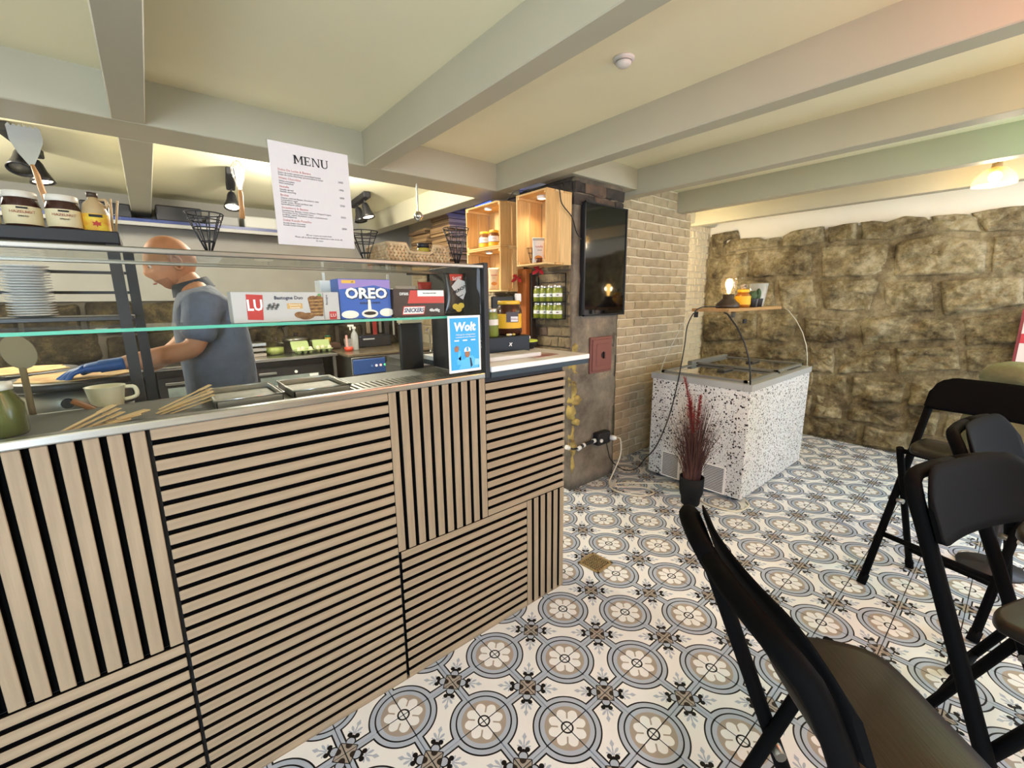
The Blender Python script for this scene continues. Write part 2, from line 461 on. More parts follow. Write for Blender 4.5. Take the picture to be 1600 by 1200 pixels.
def rock_mat(name, c1, c2, c3):
    m = bpy.data.materials.new(name); m.use_nodes = True; nt = m.node_tree; b = nt.nodes['Principled BSDF']
    b.inputs['Roughness'].default_value = .92; b.inputs['Specular IOR Level'].default_value = .25
    g = nt.nodes.new('ShaderNodeNewGeometry'); oi = nt.nodes.new('ShaderNodeObjectInfo')
    n1 = nt.nodes.new('ShaderNodeTexNoise'); n1.inputs['Scale'].default_value = 3.2; n1.inputs['Detail'].default_value = 8; n1.inputs['Roughness'].default_value = .7
    n2 = nt.nodes.new('ShaderNodeTexNoise'); n2.inputs['Scale'].default_value = 16; n2.inputs['Detail'].default_value = 9; n2.inputs['Roughness'].default_value = .8
    for n in (n1, n2): nt.links.new(g.outputs['Position'], n.inputs['Vector'])
    r = nt.nodes.new('ShaderNodeValToRGB'); e = r.color_ramp.elements
    e[0].position = .32; e[0].color = (*srgb(c1), 1); e[1].position = .66; e[1].color = (*srgb(c3), 1)
    k = e.new(.5); k.color = (*srgb(c2), 1)
    add = nt.nodes.new('ShaderNodeMath'); add.operation = 'MULTIPLY_ADD'; add.inputs[1].default_value = .16; nt.links.new(oi.outputs['Random'], add.inputs[0])
    ad2 = nt.nodes.new('ShaderNodeMath'); ad2.operation = 'MULTIPLY_ADD'; ad2.inputs[1].default_value = .75; ad2.inputs[2].default_value = -.45
    nt.links.new(n2.outputs['Fac'], ad2.inputs[0]); nt.links.new(ad2.outputs[0], add.inputs[2])
    ad3 = nt.nodes.new('ShaderNodeMath'); ad3.operation = 'ADD'; nt.links.new(add.outputs[0], ad3.inputs[0]); nt.links.new(n1.outputs['Fac'], ad3.inputs[1])
    nt.links.new(ad3.outputs[0], r.inputs[0]); nt.links.new(r.outputs[0], b.inputs['Base Color'])
    bp = nt.nodes.new('ShaderNodeBump'); bp.inputs['Strength'].default_value = 1.0; bp.inputs['Distance'].default_value = .035
    n4 = nt.nodes.new('ShaderNodeTexNoise'); n4.inputs['Scale'].default_value = 70; n4.inputs['Detail'].default_value = 6; n4.inputs['Roughness'].default_value = .8
    st_ = nt.nodes.new('ShaderNodeMapping'); st_.inputs['Scale'].default_value = (1, 1, 2.2); nt.links.new(g.outputs['Position'], st_.inputs['Vector']); nt.links.new(st_.outputs[0], n4.inputs['Vector'])
    bp2 = nt.nodes.new('ShaderNodeBump'); bp2.inputs['Strength'].default_value = .9; bp2.inputs['Distance'].default_value = .008
    nt.links.new(n4.outputs['Fac'], bp2.inputs['Height'])
    nt.links.new(n2.outputs['Fac'], bp.inputs['Height']); nt.links.new(bp.outputs[0], bp2.inputs['Normal']); nt.links.new(bp2.outputs[0], b.inputs['Normal'])
    return m
M_ROCK = rock_mat('rock_face', '#5e513c', '#a39470', '#d8caa4')
M_ROCKD = rock_mat('rock_face_dark', '#2c261e', '#4b4232', '#756847')
M_MORT = rock_mat('stone_mortar', '#6b5e47', '#a09170', '#cfc19c')

# ---------------------------------------------------------------- rock wall on the right
STONES = [[(1.291,2.123),(1.128,2.135),(0.995,2.135),(0.972,2.062),(1.119,2.031),(1.133,1.9),(1.254,1.823)],[(1.118,2.014),(0.97,2.041),(0.769,2.035),(0.701,2.002),(0.554,2.015),(0.544,1.911),(0.825,1.915),(1.108,1.893)],[(0.551,2.019),(0.477,2.056),(0.195,2.07),(0.16,1.919),(0.344,1.896),(0.54,1.91)],[(0.173,2.067),(-0.066,2.071),(-0.089,1.912),(0.141,1.907)],[(-0.076,2.069),(-0.158,2.077),(-0.255,2.045),(-0.398,2.079),(-0.526,2.052),(-0.58,1.93),(-0.447,1.91),(-0.335,1.877),(-0.098,1.908)],[(-0.542,2.054),(-0.695,2.061),(-0.76,2.042),(-0.836,1.998),(-0.864,1.879),(-0.61,1.917)],[(-0.774,2.045),(-0.934,2.061),(-1.066,2.058),(-1.093,1.867),(-0.876,1.872)],[(1.298,1.877),(1.106,1.878),(0.842,1.898),(0.816,1.616),(1.277,1.611)],[(0.834,1.907),(0.543,1.902),(0.303,1.871),(0.251,1.824),(0.228,1.61),(0.807,1.61)],[(0.207,1.878),(-0.017,1.885),(-0.33,1.858),(-0.334,1.641),(-0.248,1.577),(0.17,1.587)],[(-0.344,1.863),(-0.456,1.895),(-0.599,1.905),(-0.745,1.872),(-0.913,1.833),(-0.932,1.571),(-0.656,1.564),(-0.361,1.563)],[(-0.922,1.855),(-1.094,1.856),(-1.138,1.552),(-0.95,1.57)],[(1.303,1.599),(0.815,1.601),(0.554,1.581),(0.524,1.271),(1.29,1.25)],[(0.541,1.581),(0.226,1.589),(0.157,1.286),(0.481,1.267)],[(0.173,1.561),(-0.25,1.566),(-0.289,1.527),(-0.256,1.27),(0.111,1.261)],[(-0.311,1.507),(-0.362,1.532),(-0.633,1.532),(-0.683,1.271),(-0.381,1.248),(-0.32,1.369)],[(-0.668,1.527),(-0.935,1.547),(-1.139,1.541),(-1.169,1.331),(-0.972,1.275),(-0.719,1.235)],[(1.315,1.223),(0.696,1.238),(0.669,0.95),(1.303,0.878)],[(0.686,1.234),(0.311,1.24),(0.322,1.013),(0.366,0.941),(0.659,0.941)],[(0.276,1.2),(-0.082,1.188),(-0.109,0.995),(0.037,0.948),(0.238,0.968)],[(-0.159,1.202),(-0.53,1.246),(-0.821,1.183),(-0.855,1.043),(-0.587,1.022),(-0.217,0.945)],[(-0.829,1.219),(-0.986,1.258),(-1.173,1.304),(-1.211,1.032),(-0.881,0.995)],[(1.315,0.855),(0.666,0.916),(0.61,0.754),(1.314,0.654)],[(0.656,0.902),(0.344,0.924),(0.196,0.885),(0.188,0.767),(0.601,0.748)],[(0.188,0.913),(-0.016,0.928),(-0.049,0.659),(0.161,0.656)],[(-0.03,0.918),(-0.294,0.92),(-0.444,0.952),(-0.474,0.733),(-0.067,0.661)],[(-0.455,0.951),(-0.86,1.006),(-0.9,0.803),(-0.491,0.715)],[(-0.884,0.977),(-1.214,1.011),(-1.243,0.809),(-0.915,0.786)]]
XS = 4.60
ws = struct(MB().box(XS+.01, XS+.15, -3.3, 1.55, 0, ZC+.02).build('wall_stone', M_WHITEW))
top = []
for p_ in STONES[:7]:
    zt = max(z for y, z in p_); top += [(y, z-.03) for y, z in p_ if z > zt-.09]
top = sorted(set(top), reverse=True)
mp = MB(); outl = [(1.30, 0)]+[(1.30, 2.02)]+[(y, z) for y, z in top]+[(-1.3, 2.0), (-3.2, 2.0), (-3.2, 0)]
mp.prism([(XS-.022, y, z) for y, z in outl], (.05, 0, 0))
mp.build('mortar_bed', M_MORT, ws)
wall_pl = lambda s, t, h: (XS-h, s, t)
rg = random.Random(3)
for k, p_ in enumerate(STONES):
    link('stone', stone_mesh('stone', p_, wall_pl, rg.uniform(.038, .056), M_ROCK, k, rings=13, M=80, rough=.03), ws)
def rubble(y0, y1, z0, z1, wmin, wmax, sd):
    y = y0
    while y > y1+.03:
        w_ = min(rg.uniform(wmin, wmax), y-y1)
        if y-w_-y1 < .08: w_ = y-y1
        j = lambda: rg.uniform(-.018, .018)
        p_ = [(y-.006, z1+j()-.006), (y-w_*.5, z1+j()-.004), (y-w_+.006, z1+j()-.006), (y-w_+.006+j()*.5, (z0+z1)/2), (y-w_+.006, max(.0, z0+j()+.006)), (y-w_*.45, max(0, z0+j()+.004)), (y-.006, max(0, z0+j()+.006))]
        sd += 1; link('stone', stone_mesh('stone', p_, wall_pl, rg.uniform(.03, .062), M_ROCK, sd, rings=7, M=56, rough=.038), ws)
        y -= w_
for k, (a, b_) in enumerate(((.66, .44), (.44, .21), (.21, 0))): rubble(1.28, -1.6, b_, a, .2, .48, 100+40*k)
for k, (a, b_) in enumerate(((2.02, 1.6), (1.6, 1.15), (1.15, .68))): rubble(-1.25, -2.2, b_, a, .3, .6, 400+40*k)

# ---------------------------------------------------------------- brick slips
def brick_meshes(m, L, H, D, n, sd, wob=.004):
    out = []; r_ = random.Random(sd)
    for k in range(n):
        bm = bmesh.new(); bmesh.ops.create_cube(bm, size=1)
        for v in bm.verts: v.co = Vector((v.co.x*L, v.co.y*D, v.co.z*H))
        bmesh.ops.subdivide_edges(bm, edges=[e for e in bm.edges if abs(e.verts[0].co.x-e.verts[1].co.x) > L*.5], cuts=2)
        bmesh.ops.bevel(bm, geom=[e for e in bm.edges if max(v.co.y for v in e.verts) < 0], offset=.006, segments=1, affect='EDGES')
        for v in bm.verts:
            if v.co.y < D*.4: v.co += Vector([r_.uniform(-wob, wob) for _ in range(3)])
        me = bpy.data.meshes.new('brick'); bm.to_mesh(me); bm.free(); me.materials.append(m); out.append(me)
    return out
def brick_mat(name, c1, c2, bump=.5):
    m = mat(name, c1, .85, col2=c2, vscale=9, bump=bump, bscale=45)
    nt = m.node_tree; oi = nt.nodes.new('ShaderNodeObjectInfo'); b = nt.nodes['Principled BSDF']
    src = b.inputs['Base Color'].links[0].from_socket
    mr = nt.nodes.new('ShaderNodeMapRange'); mr.inputs['To Min'].default_value = .82; mr.inputs['To Max'].default_value = 1.12; nt.links.new(oi.outputs['Random'], mr.inputs[0])
    vm = nt.nodes.new('ShaderNodeVectorMath'); vm.operation = 'SCALE'; nt.links.new(src, vm.inputs[0]); nt.links.new(mr.outputs[0], vm.inputs['Scale'])
    nt.links.new(vm.outputs[0], b.inputs['Base Color']); return m
def lay_bricks(parent, meshes, org, dirv, rz, length, z0, z1, L=.205, H=.062, gap=.011, sd=1):
    r_ = random.Random(sd); row = 0; z = z0; half = {}
    while z+H*.6 < z1:
        s = -((L+gap)/2) if row % 2 else 0
        while s < length-.02:
            a, b_ = max(s, 0), min(s+L, length)
            if b_-a > .03:
                o = link('brick', r_.choice(meshes), parent, Vector(org)+Vector(dirv)*((a+b_)/2)+Vector((0, 0, z+H/2)))
                o.rotation_euler = (0, 0, rz); o.scale = ((b_-a)/L, 1, min(1, (z1-z)/H))
            s += L+gap
        z += H+gap; row += 1
M_BRICK = brick_mat('painted_brick', '#c2ae8d', '#ab9879', .45)
wb = struct(MB().box(2.28, 3.555, 1.0, 1.2, 0, ZC).build('wall_brick', mat('brick_mortar2', '#ddd0b4', .95, var=.05)))
lay_bricks(wb, brick_meshes(M_BRICK, .205, .062, .016, 8, 5), (2.28, .998, .004), (1, 0, 0), 0, 1.275, 0, 2.33, sd=2)
wn = struct(MB().box(3.4, 4.75, 1.32, 1.45, 0, ZC).build('wall_niche', mat('brick_mortar2', '#cfc2aa')))
lay_bricks(wn, brick_meshes(mat('painted_brick_light', '#d8c7a4', .85, var=.07, vscale=10, bump=.3), .205, .062, .016, 6, 6), (3.56, 1.318, .004), (1, 0, 0), 0, 1.04, .6, 2.19, sd=4)
T_ = thing('niche_fill_lamp', 'small unseen lamp added behind the brick wall to brighten the niche', 'lamp', (3.68, 1.235, 1.95))  # lamp added out of sight to brighten the niche bricks
MB().box(-.04, .04, .03, .085, -.05, .05, bev=.004).build('back_plate', M_WHITEW, T_)
MB().ball((0, 0, 0), .045).build('globe', mat('niche_fill_globe', '#ffe0a8', .4, emit=8), T_)
point_light('niche_fill_light', (0, -.02, -.08), 16, WARM, .05, T_)
lay_bricks(wkr, brick_meshes(M_BRICK, .26, .1, .016, 6, 8), (2.138, 3.9, 0), (0, -1, 0), -PI/2, 2.15, 1.0, 2.3, L=.26, H=.10, gap=.014, sd=9)

# ---------------------------------------------------------------- rock face low on the kitchen's back wall
rg = random.Random(11)
kb = lambda s, t, h: (s, 3.97-h, t)
for k, (z0, z1) in enumerate(((.9, 1.16), (1.16, 1.44))):
    s = -2.2+.15*k
    while s < 2.1:
        w_ = rg.uniform(.28, .6); j = lambda: rg.uniform(-.03, .03)
        p_ = [(s, z0+j()), (s+w_-.012, z0+j()), (s+w_-.012, min(1.445, z1+j())), (s+w_/2, min(1.445, z1+j())), (s, min(1.445, z1+j()))]
        link('stone', stone_mesh('stone', p_, kb, rg.uniform(.03, .062), M_ROCKD, 700+int(s*50)+k, rings=5, M=26, rough=.03), wbl)
        s += w_

# ---------------------------------------------------------------- old chimney breast behind the till
def chimney():
    m = bpy.data.materials.new('sooty_render'); m.use_nodes = True; nt = m.node_tree; b = nt.nodes['Principled BSDF']; b.inputs['Roughness'].default_value = .95
    g = nt.nodes.new('ShaderNodeNewGeometry'); sp = nt.nodes.new('ShaderNodeSeparateXYZ'); nt.links.new(g.outputs['Position'], sp.inputs[0])
    n1 = nt.nodes.new('ShaderNodeTexNoise'); n1.inputs['Scale'].default_value = 4.5; n1.inputs['Detail'].default_value = 9; n1.inputs['Roughness'].default_value = .68
    nt.links.new(g.outputs['Position'], n1.inputs['Vector'])
    r = nt.nodes.new('ShaderNodeValToRGB'); e = r.color_ramp.elements
    e[0].position = .3; e[0].color = (*srgb('#4d463c'), 1); e[1].position = .74; e[1].color = (*srgb('#a6987e'), 1)
    e.new(.5).color = (*srgb('#776c5d'), 1); e.new(.6).color = (*srgb('#8b7d69'), 1)
    nt.links.new(n1.outputs['Fac'], r.inputs[0])
    # a bare cement coat up to about 0.85 m, greyer than the old render above it
    n3 = nt.nodes.new('ShaderNodeMath'); n3.operation = 'MULTIPLY_ADD'; n3.inputs[1].default_value = .35; nt.links.new(n1.outputs['Fac'], n3.inputs[0]); nt.links.new(sp.outputs[2], n3.inputs[2])
    lt = nt.nodes.new('ShaderNodeMapRange'); lt.inputs['From Min'].default_value = .98; lt.inputs['From Max'].default_value = 1.05; nt.links.new(n3.outputs[0], lt.inputs[0])
    gr = nt.nodes.new('ShaderNodeValToRGB'); e = gr.color_ramp.elements; e[0].position = .35; e[0].color = (*srgb('#544d42'), 1); e[1].position = .65; e[1].color = (*srgb('#877d6e'), 1)
    nt.links.new(n1.outputs['Fac'], gr.inputs[0])
    mx = nt.nodes.new('ShaderNodeMix'); mx.data_type = 'RGBA'; nt.links.new(lt.outputs[0], mx.inputs[0]); nt.links.new(gr.outputs[0], mx.inputs[6]); nt.links.new(r.outputs[0], mx.inputs[7])
    nt.links.new(mx.outputs[2], b.inputs['Base Color'])
    n2 = nt.nodes.new('ShaderNodeTexNoise'); n2.inputs['Scale'].default_value = 26; n2.inputs['Detail'].default_value = 7; nt.links.new(g.outputs['Position'], n2.inputs['Vector'])
    bp = nt.nodes.new('ShaderNodeBump'); bp.inputs['Strength'].default_value = .7; bp.inputs['Distance'].default_value = .012
    nt.links.new(n2.outputs['Fac'], bp.inputs['Height']); nt.links.new(bp.outputs[0], b.inputs['Normal'])
    x0, x1, y0, y1 = 1.75, 2.285, .84, 1.74
    bm = bmesh.new(); bmesh.ops.create_cube(bm, size=1)
    for v in bm.verts: v.co = Vector((x0+(v.co.x+.5)*(x1-x0), y0+(v.co.y+.5)*(y1-y0), (v.co.z+.5)*2.2))
    bmesh.ops.subdivide_edges(bm, edges=bm.edges[:], cuts=26, use_grid_fill=True)
    for v in bm.verts:
        p = v.co; d = noise.fractal(p*5, 1.0, 2.0, 5)*.012
        if abs(p.y-y0) < .002: v.co.y += d-.004
        if abs(p.x-x0) < .002: v.co.x += d*.7+.004
        if abs(p.x-x1) < .002 and p.y < 1.02: v.co.x += d*1.6-.09*(1-min(1, abs(p.z-1.75)/.5)*.0)*(1 if p.z < 1.25 else .15)
    bmesh.ops.recalc_face_normals(bm, faces=bm.faces[:])
    me = bpy.data.meshes.new('chimney'); bm.to_mesh(me); bm.free(); me.materials.append(m)
    for f in me.polygons: f.use_smooth = True
    c = struct(link('wall_chimney', me))
    old = brick_mat('old_brick', '#6e5543', '#4d4238', .8); old2 = brick_mat('old_brick_sooty', '#4a4038', '#2f2a26', .8)
    tan = brick_mat('old_brick_tan', '#93805f', '#6f6149', .8)
    mesh_o = brick_meshes(old, .215, .066, .03, 5, 21, .006)+brick_meshes(old2, .215, .066, .03, 5, 22, .006)
    lay_bricks(c, mesh_o, (1.755, .838, 0), (1, 0, 0), 0, .52, 2.03, 2.2, L=.2, H=.062, gap=.014, sd=5)
    lay_bricks(c, brick_meshes(tan, .215, .066, .03, 6, 23, .006)+mesh_o[:2], (1.752, 1.7, 0), (0, -1, 0), -PI/2, .84, 1.0, 1.66, L=.2, H=.062, gap=.014, sd=6)
    lay_bricks(c, mesh_o[5:], (1.752, 1.7, 0), (0, -1, 0), -PI/2, .84, 1.66, 2.17, L=.2, H=.062, gap=.014, sd=7)
    # crumbling yellow plaster along the front left edge
    yp = mat('crumbled_plaster', '#b9a25c', .95, col2='#7d6a40', vscale=14, bump=.8, bscale=40)
    r_ = random.Random(5)
    for (x, z, w_, h) in ((1.778, 1.05, .06, .12), (1.775, .95, .05, .16), (1.79, .86, .09, .10), (1.775, .77, .05, .14), (1.80, .69, .13, .08), (1.785, .60, .09, .13), (1.80, .53, .11, .06), (1.772, .44, .04, .16), (1.778, .33, .05, .14), (1.772, .2, .03, .16)):
        P = [(x+w_*.5*math.cos(t)*r_.uniform(.7, 1.2), z+h*.55*math.sin(t)*r_.uniform(.75, 1.2)) for t in (2*PI*i/17 for i in range(17))]
        link('plaster_patch', stone_mesh('plaster_patch', P, lambda s, t, hh: (s, .846-hh, t), .016, yp, int(z*100), rings=4, M=26, rough=.02, edge=.004), c)
    return c
chim = chimney()
def smooth(P, n=6):
    P = [Vector(p) for p in P]; out = []
    for i in range(len(P)-1):
        a, b_, c, d = P[max(i-1, 0)], P[i], P[i+1], P[min(i+2, len(P)-1)]
        for k in range(n):
            t_ = k/n; out.append(.5*((2*b_)+(c-a)*t_+(2*a-5*b_+4*c-d)*t_*t_+(3*b_-a-3*c+d)*t_**3))
    out.append(P[-1]); return out
# ================================================================ shared materials
M_BLACK = mat('matt_black', '#16161a', .55)
M_FELT = mat('black_felt', '#050505', .95, spec=.05)
M_STEEL = mat('brushed_steel', '#b9b8b2', .28, metal=1, var=.06, vscale=30, stretch=(.2, 4, 4))
M_STEELD = mat('dull_steel', '#8f8e88', .38, metal=1)
M_CHROME = mat('chrome', '#d6d6d4', .08, metal=1)
M_WHITE = mat('white_plastic', '#e6e4de', .45)
M_PAPER = mat('paper_white', '#e8e6e1', .8)
M_INK = mat('ink_black', '#1b1a1a', .7)
M_GLASS = glass('clear_glass', (.985, 1, .992), .55)
M_GLASSE = mat('glass_edge_green', '#4fae97', .15, spec=.8)
M_RUBBER = mat('black_cable', '#121214', .5)
def oak(name, c, rough=.5, axis='x'):
    if name in MATS: return MATS[name]
    st = {'x': (.8, 14, 14), 'z': (14, 14, .8), 'y': (14, .8, 14)}[axis]
    m = mat(name, c, rough, spec=.25, var=.14, vscale=6, bump=.06, bscale=14, stretch=st); return m

# ================================================================ slatted bar counter
def counter():
    T = thing('bar_counter', 'long bar counter clad in light oak slats in patchwork directions', 'counter', (0, 0, 0))
    MB().box(-1.75, .928, .141, .495, 0, 1.112).build('body', M_BLACK, T)
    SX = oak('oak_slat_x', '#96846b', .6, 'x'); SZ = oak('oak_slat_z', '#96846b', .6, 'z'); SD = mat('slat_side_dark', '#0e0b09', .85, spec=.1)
    PIT, WID = .04, .0275
    for (x0, x1, z0, z1, hor) in ((-1.744, -1.145, .002, 1.114, 1), (-1.136, -.540, .525, 1.114, 0), (-1.136, -.540, .002, .519, 1), (-.531, .0755, .002, 1.114, 1),
                                  (.077, .4735, .532, 1.114, 0), (.086, .689, .002, .528, 1), (.4755, .928, .532, 1.092, 1), (.691, .928, .002, .528, 0)):
        P = MB().box(x0, x1, .134, .141, z0, z1).build('slat_panel', M_FELT, T)
        L = (x1-x0) if hor else (z1-z0); span = (z1-z0) if hor else (x1-x0)
        n = max(1, round((span+PIT-WID)/PIT)); pit = (span-WID)/(n-1)
        b = MB()
        if hor: b.box(-L/2, L/2, -.006, .006, -WID/2, WID/2, bev=.0016)
        else: b.box(-WID/2, WID/2, -.006, .006, -L/2, L/2, bev=.0016)
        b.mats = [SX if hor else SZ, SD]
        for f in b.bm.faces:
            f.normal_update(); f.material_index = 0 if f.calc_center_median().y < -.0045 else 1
        me = b.mesh('slat')
        for k in range(n):
            if hor: loc = ((x0+x1)/2, .128, z1-WID/2-pit*k)
            else: loc = (x0+WID/2+pit*k, .128, (z0+z1)/2)
            link('slat', me, P, loc)
    # pale plinth strip
    MB().box(-1.75, .928, .122, .134, 0, .002).build('plinth', mat('plinth_oak', '#8d7b62', .7), T)
    return T
counter()
# white till end of the counter
t = thing('till_worktop', 'white till worktop with dark blue edge beside the glass display case', 'worktop', (.8, .35, 1.092))
MB().box(.498, 1.078, .108, .66, 1.136, 1.158, bev=.002).build('top', M_WHITE, t, (.8, .35, 1.092))
MB().box(.498, 1.074, .112, .66, 1.114, 1.136).build('edge_band', mat('dark_blue_edge', '#22323b', .5), t, (.8, .35, 1.092))
o0 = MB().box(.5, .926, .16, .6, 1.1125, 1.114).build('support', M_BLACK, t, (.8, .35, 1.092))

# ================================================================ glass display case
def display_case():
    O = (-.35, .3, 1.114); T = thing('display_case', 'glass fronted display case with steel base on the slatted counter', 'display case', O)
    X0, X1, Y0, Y1 = -1.75, .474, .118, .50
    b = MB(); b.box(X0, X1, Y0-.002, Y0+.03, 1.115, 1.137, bev=.004, seg=2); b.box(X0, X1, Y0+.03, Y0+.042, 1.115, 1.129); b.build('base_rail', M_STEEL, T, O)
    MB().box(X0, X1, Y0+.008, Y0+.014, 1.137, 1.528).build('front_pane', M_GLASS, T, O)
    MB().box(X0, X1, Y0+.016, Y1, 1.527, 1.535).build('top_pane', M_GLASS, T, O)
    b = MB(); b.box(X0, X1, Y0-.004, Y0+.014, 1.527, 1.5405, bev=.003, seg=2); b.build('top_rail', M_STEELD, T, O)
    b = MB(); b.box(X0, X1, Y1-.005, Y1+.005, 1.527, 1.537, bev=.002); b.box(X0, X1, Y1-.1, Y1-.096, 1.522, 1.526); b.build('rear_rail', M_STEELD, T, O)
    s = MB().box(X0, .34, .148, .44, 1.350, 1.357).build('shelf_pane', M_GLASS, T, O)
    MB().box(X0, .34, .1455, .148, 1.3495, 1.3575).build('shelf_edge', M_GLASSE, s, O)
    for x in (-.6, .1, .3):
        MB().box(x-.012, x+.012, .40, .445, 1.338, 1.35).build('shelf_bracket', M_STEELD, T, O)
    MB().box(X1, X1+.02, Y0-.006, Y1+.02, 1.115, 1.548, bev=.002).build('end_panel', M_BLACK, T, O)
    for x in (.02, .271): MB().box(x-.004, x+.004, Y1-.004, Y1+.004, 1.36, 1.52).build('rear_post', M_WHITE, T, O)
    b = MB(); b.box(X0, X1, Y0+.042, Y1, 1.1145, 1.119); b.build('case_floor', mat('satin_steel', '#6f6e68', .6, metal=.6), T, O)
    # slotted steel ledge at the right end
    b = MB(); b.box(.0, X1-.01, .19, .30, 1.119, 1.123)
    for k in range(22): b.box(.01+k*.02, .022+k*.02, .19, .30, 1.123, 1.128)
    b.build('slotted_ledge', M_STEEL, T, O)
display_case()

# ================================================================ ice cream chest freezer
def terrazzo():
    m = bpy.data.materials.new('terrazzo_foil'); m.use_nodes = True; nt = m.node_tree; b = nt.nodes['Principled BSDF']; b.inputs['Roughness'].default_value = .4
    tc = nt.nodes.new('ShaderNodeTexCoord'); cur = None
    for scl, thr, rat in ((60, .30, 1), (110, .26, 1)):
        v = nt.nodes.new('ShaderNodeTexVoronoi'); v.inputs['Scale'].default_value = scl; nt.links.new(tc.outputs['Object'], v.inputs['Vector'])
        wn_ = nt.nodes.new('ShaderNodeTexWhiteNoise'); nt.links.new(v.outputs['Position'], wn_.inputs['Vector'])
        th = nt.nodes.new('ShaderNodeMath'); th.operation = 'MULTIPLY'; th.inputs[1].default_value = thr*1.6; nt.links.new(wn_.outputs['Value'], th.inputs[0])
        lt = nt.nodes.new('ShaderNodeMath'); lt.operation = 'LESS_THAN'; nt.links.new(v.outputs['Distance'], lt.inputs[0]); nt.links.new(th.outputs[0], lt.inputs[1])
        if cur is None: cur = lt.outputs[0]
        else:
            mx = nt.nodes.new('ShaderNodeMath'); mx.operation = 'MAXIMUM'; nt.links.new(cur, mx.inputs[0]); nt.links.new(lt.outputs[0], mx.inputs[1]); cur = mx.outputs[0]
    mix = nt.nodes.new('ShaderNodeMix'); mix.data_type = 'RGBA'; nt.links.new(cur, mix.inputs[0])
    mix.inputs[6].default_value = (*srgb('#dcdad6'), 1); mix.inputs[7].default_value = (*srgb('#2a2624'), 1)
    nt.links.new(mix.outputs[2], b.inputs['Base Color']); return m
def freezer():
    O = (3.06, .27, 0); X0, X1, Y0, Y1 = 2.478, 3.65, -.09, .637
    T = thing('chest_freezer', 'ice cream chest freezer wrapped in black speckled white foil', 'freezer', O)
    MB().box(X0, X1, Y0, Y1, .028, .80, bev=.004).build('body', terrazzo(), T, O)
    for x in (X0+.06, X1-.06):
        for y in (Y0+.06, Y1-.06): MB().cyl((x, y, 0), .022, .03, 10).build('caster', M_BLACK, T, O)
    G = mat('freezer_rim_grey', '#a3a4a2', .4); GD = mat('freezer_lid_grey', '#77766f', .45)
    b = MB()
    for (a, c, d, e) in ((X0-.008, X1+.008, Y0-.008, Y0+.045), (X0-.008, X1+.008, Y1-.045, Y1+.008), (X0-.008, X0+.045, Y0+.046, Y1-.046), (X1-.045, X1+.008, Y0+.046, Y1-.046)): b.box(a, c, d, e, .798, .842)
    b.build('rim', G, T, O)
    MB().box(X0+.04, X1-.04, Y0+.04, Y1-.04, .60, .61).build('inner_floor', mat('freezer_inside', '#5a5346', .6), T, O)
    xm = (X0+X1)/2
    for (a, c, z) in ((X0+.045, xm+.04, .846), (xm-.02, X1-.045, .858)):
        L = MB().box(a+.02, c-.02, Y0+.06, Y1-.06, z, z+.005).build('lid_pane', glass('lid_glass', (.92, .95, .93), 2.5), T, O)
        f = MB(); f.box(a, a+.028, Y0+.045, Y1-.045, z-.004, z+.012); f.box(c-.028, c, Y0+.045, Y1-.045, z-.004, z+.012)
        f.box(a, c, Y0+.045, Y0+.07, z-.004, z+.012); f.box(a, c, Y1-.07, Y1-.045, z-.004, z+.012); f.build('lid_frame', GD, L, O)
        h = MB(); h.box(a+.30, a+.46, (Y0+Y1)/2-.03, (Y0+Y1)/2+.03, z+.004, z+.022, bev=.008, seg=2); h.build('lid_handle', mat('lid_handle_dark', '#3f3b36', .5), L, O)
    b = MB(); b.box(xm-.1, X1-.02, Y1-.06, Y1-.02, .85, .885, bev=.004); b.build('rear_rail', GD, T, O)
    MB().cyl((X0+.05, Y0+.035, .842), .012, .02, 14).build('lid_lock', M_CHROME, T, O)
    for (ya, yb) in ((.364, .52), (.02, .19)):
        V = MB(); V.box(X0-.010, X0-.001, ya, yb, .03, .235, bev=.003); V = V.build('vent_grille', M_WHITE, T, O)
        s = MB(); s.box(-.0035, .0035, -(yb-ya)/2+.014, (yb-ya)/2-.014, -.0032, .0032); me = s.mesh('slot_shade', mat('vent_shadow', '#4d4a45', .8))
        for k in range(15): link('slot_shade', me, V, (X0-.0085-O[0], (ya+yb)/2-O[1], .048+k*.0122))  # dark bars paint in the shade of the grille slots
freezer()
def glass_guard():
    O = (3.05, .25, .842)
    T = thing('curved_glass_guard', 'clear curved glass guard arching over the chest freezer', 'glass guard', O)
    fr = [(-.078, .843), (-.070, .93), (-.054, 1.016), (-.017, 1.119), (.036, 1.213), (.106, 1.300), (.13, 1.31)]
    re = [(.58, .843), (.56, .92), (.53, 1.0), (.48, 1.10), (.42, 1.22), (.36, 1.30), (.34, 1.31)]
    for nm, P in (('front_pane', fr), ('rear_pane', re)):
        b = MB(); A = [b.bm.verts.new((2.49, y, z)) for y, z in P]; B = [b.bm.verts.new((3.60, y, z)) for y, z in P]
        for i in range(len(P)-1): b._f([A[i], B[i], B[i+1], A[i+1]], True)
        o = b.build(nm, glass('guard_glass', (.99, 1, .995), .55), T, O)
    b = MB(); b.tube([(2.487, y, z) for y, z in fr], .0055, 8); b.build('edge_trim', M_BLACK, T, O)
    b = MB(); b.tube([(3.602, y, z) for y, z in fr], .003, 6); b.tube([(2.487, y, z) for y, z in re], .002, 6); b.build('glass_edge', mat('clear_edge', '#d9d6c4', .2), T, O)
    for q in ((2.62, 2.66, .05, .062, 1.235, 1.262), (2.56, 2.585, .36, .38, 1.27, 1.31), (2.66, 2.685, .14, .16, 1.27, 1.31)): MB().box(*q).build('clip', M_BLACK, T, O)
glass_guard()
brd = MB().box(-.49, .49, -.135, .135, -.011, .011, bev=.002)
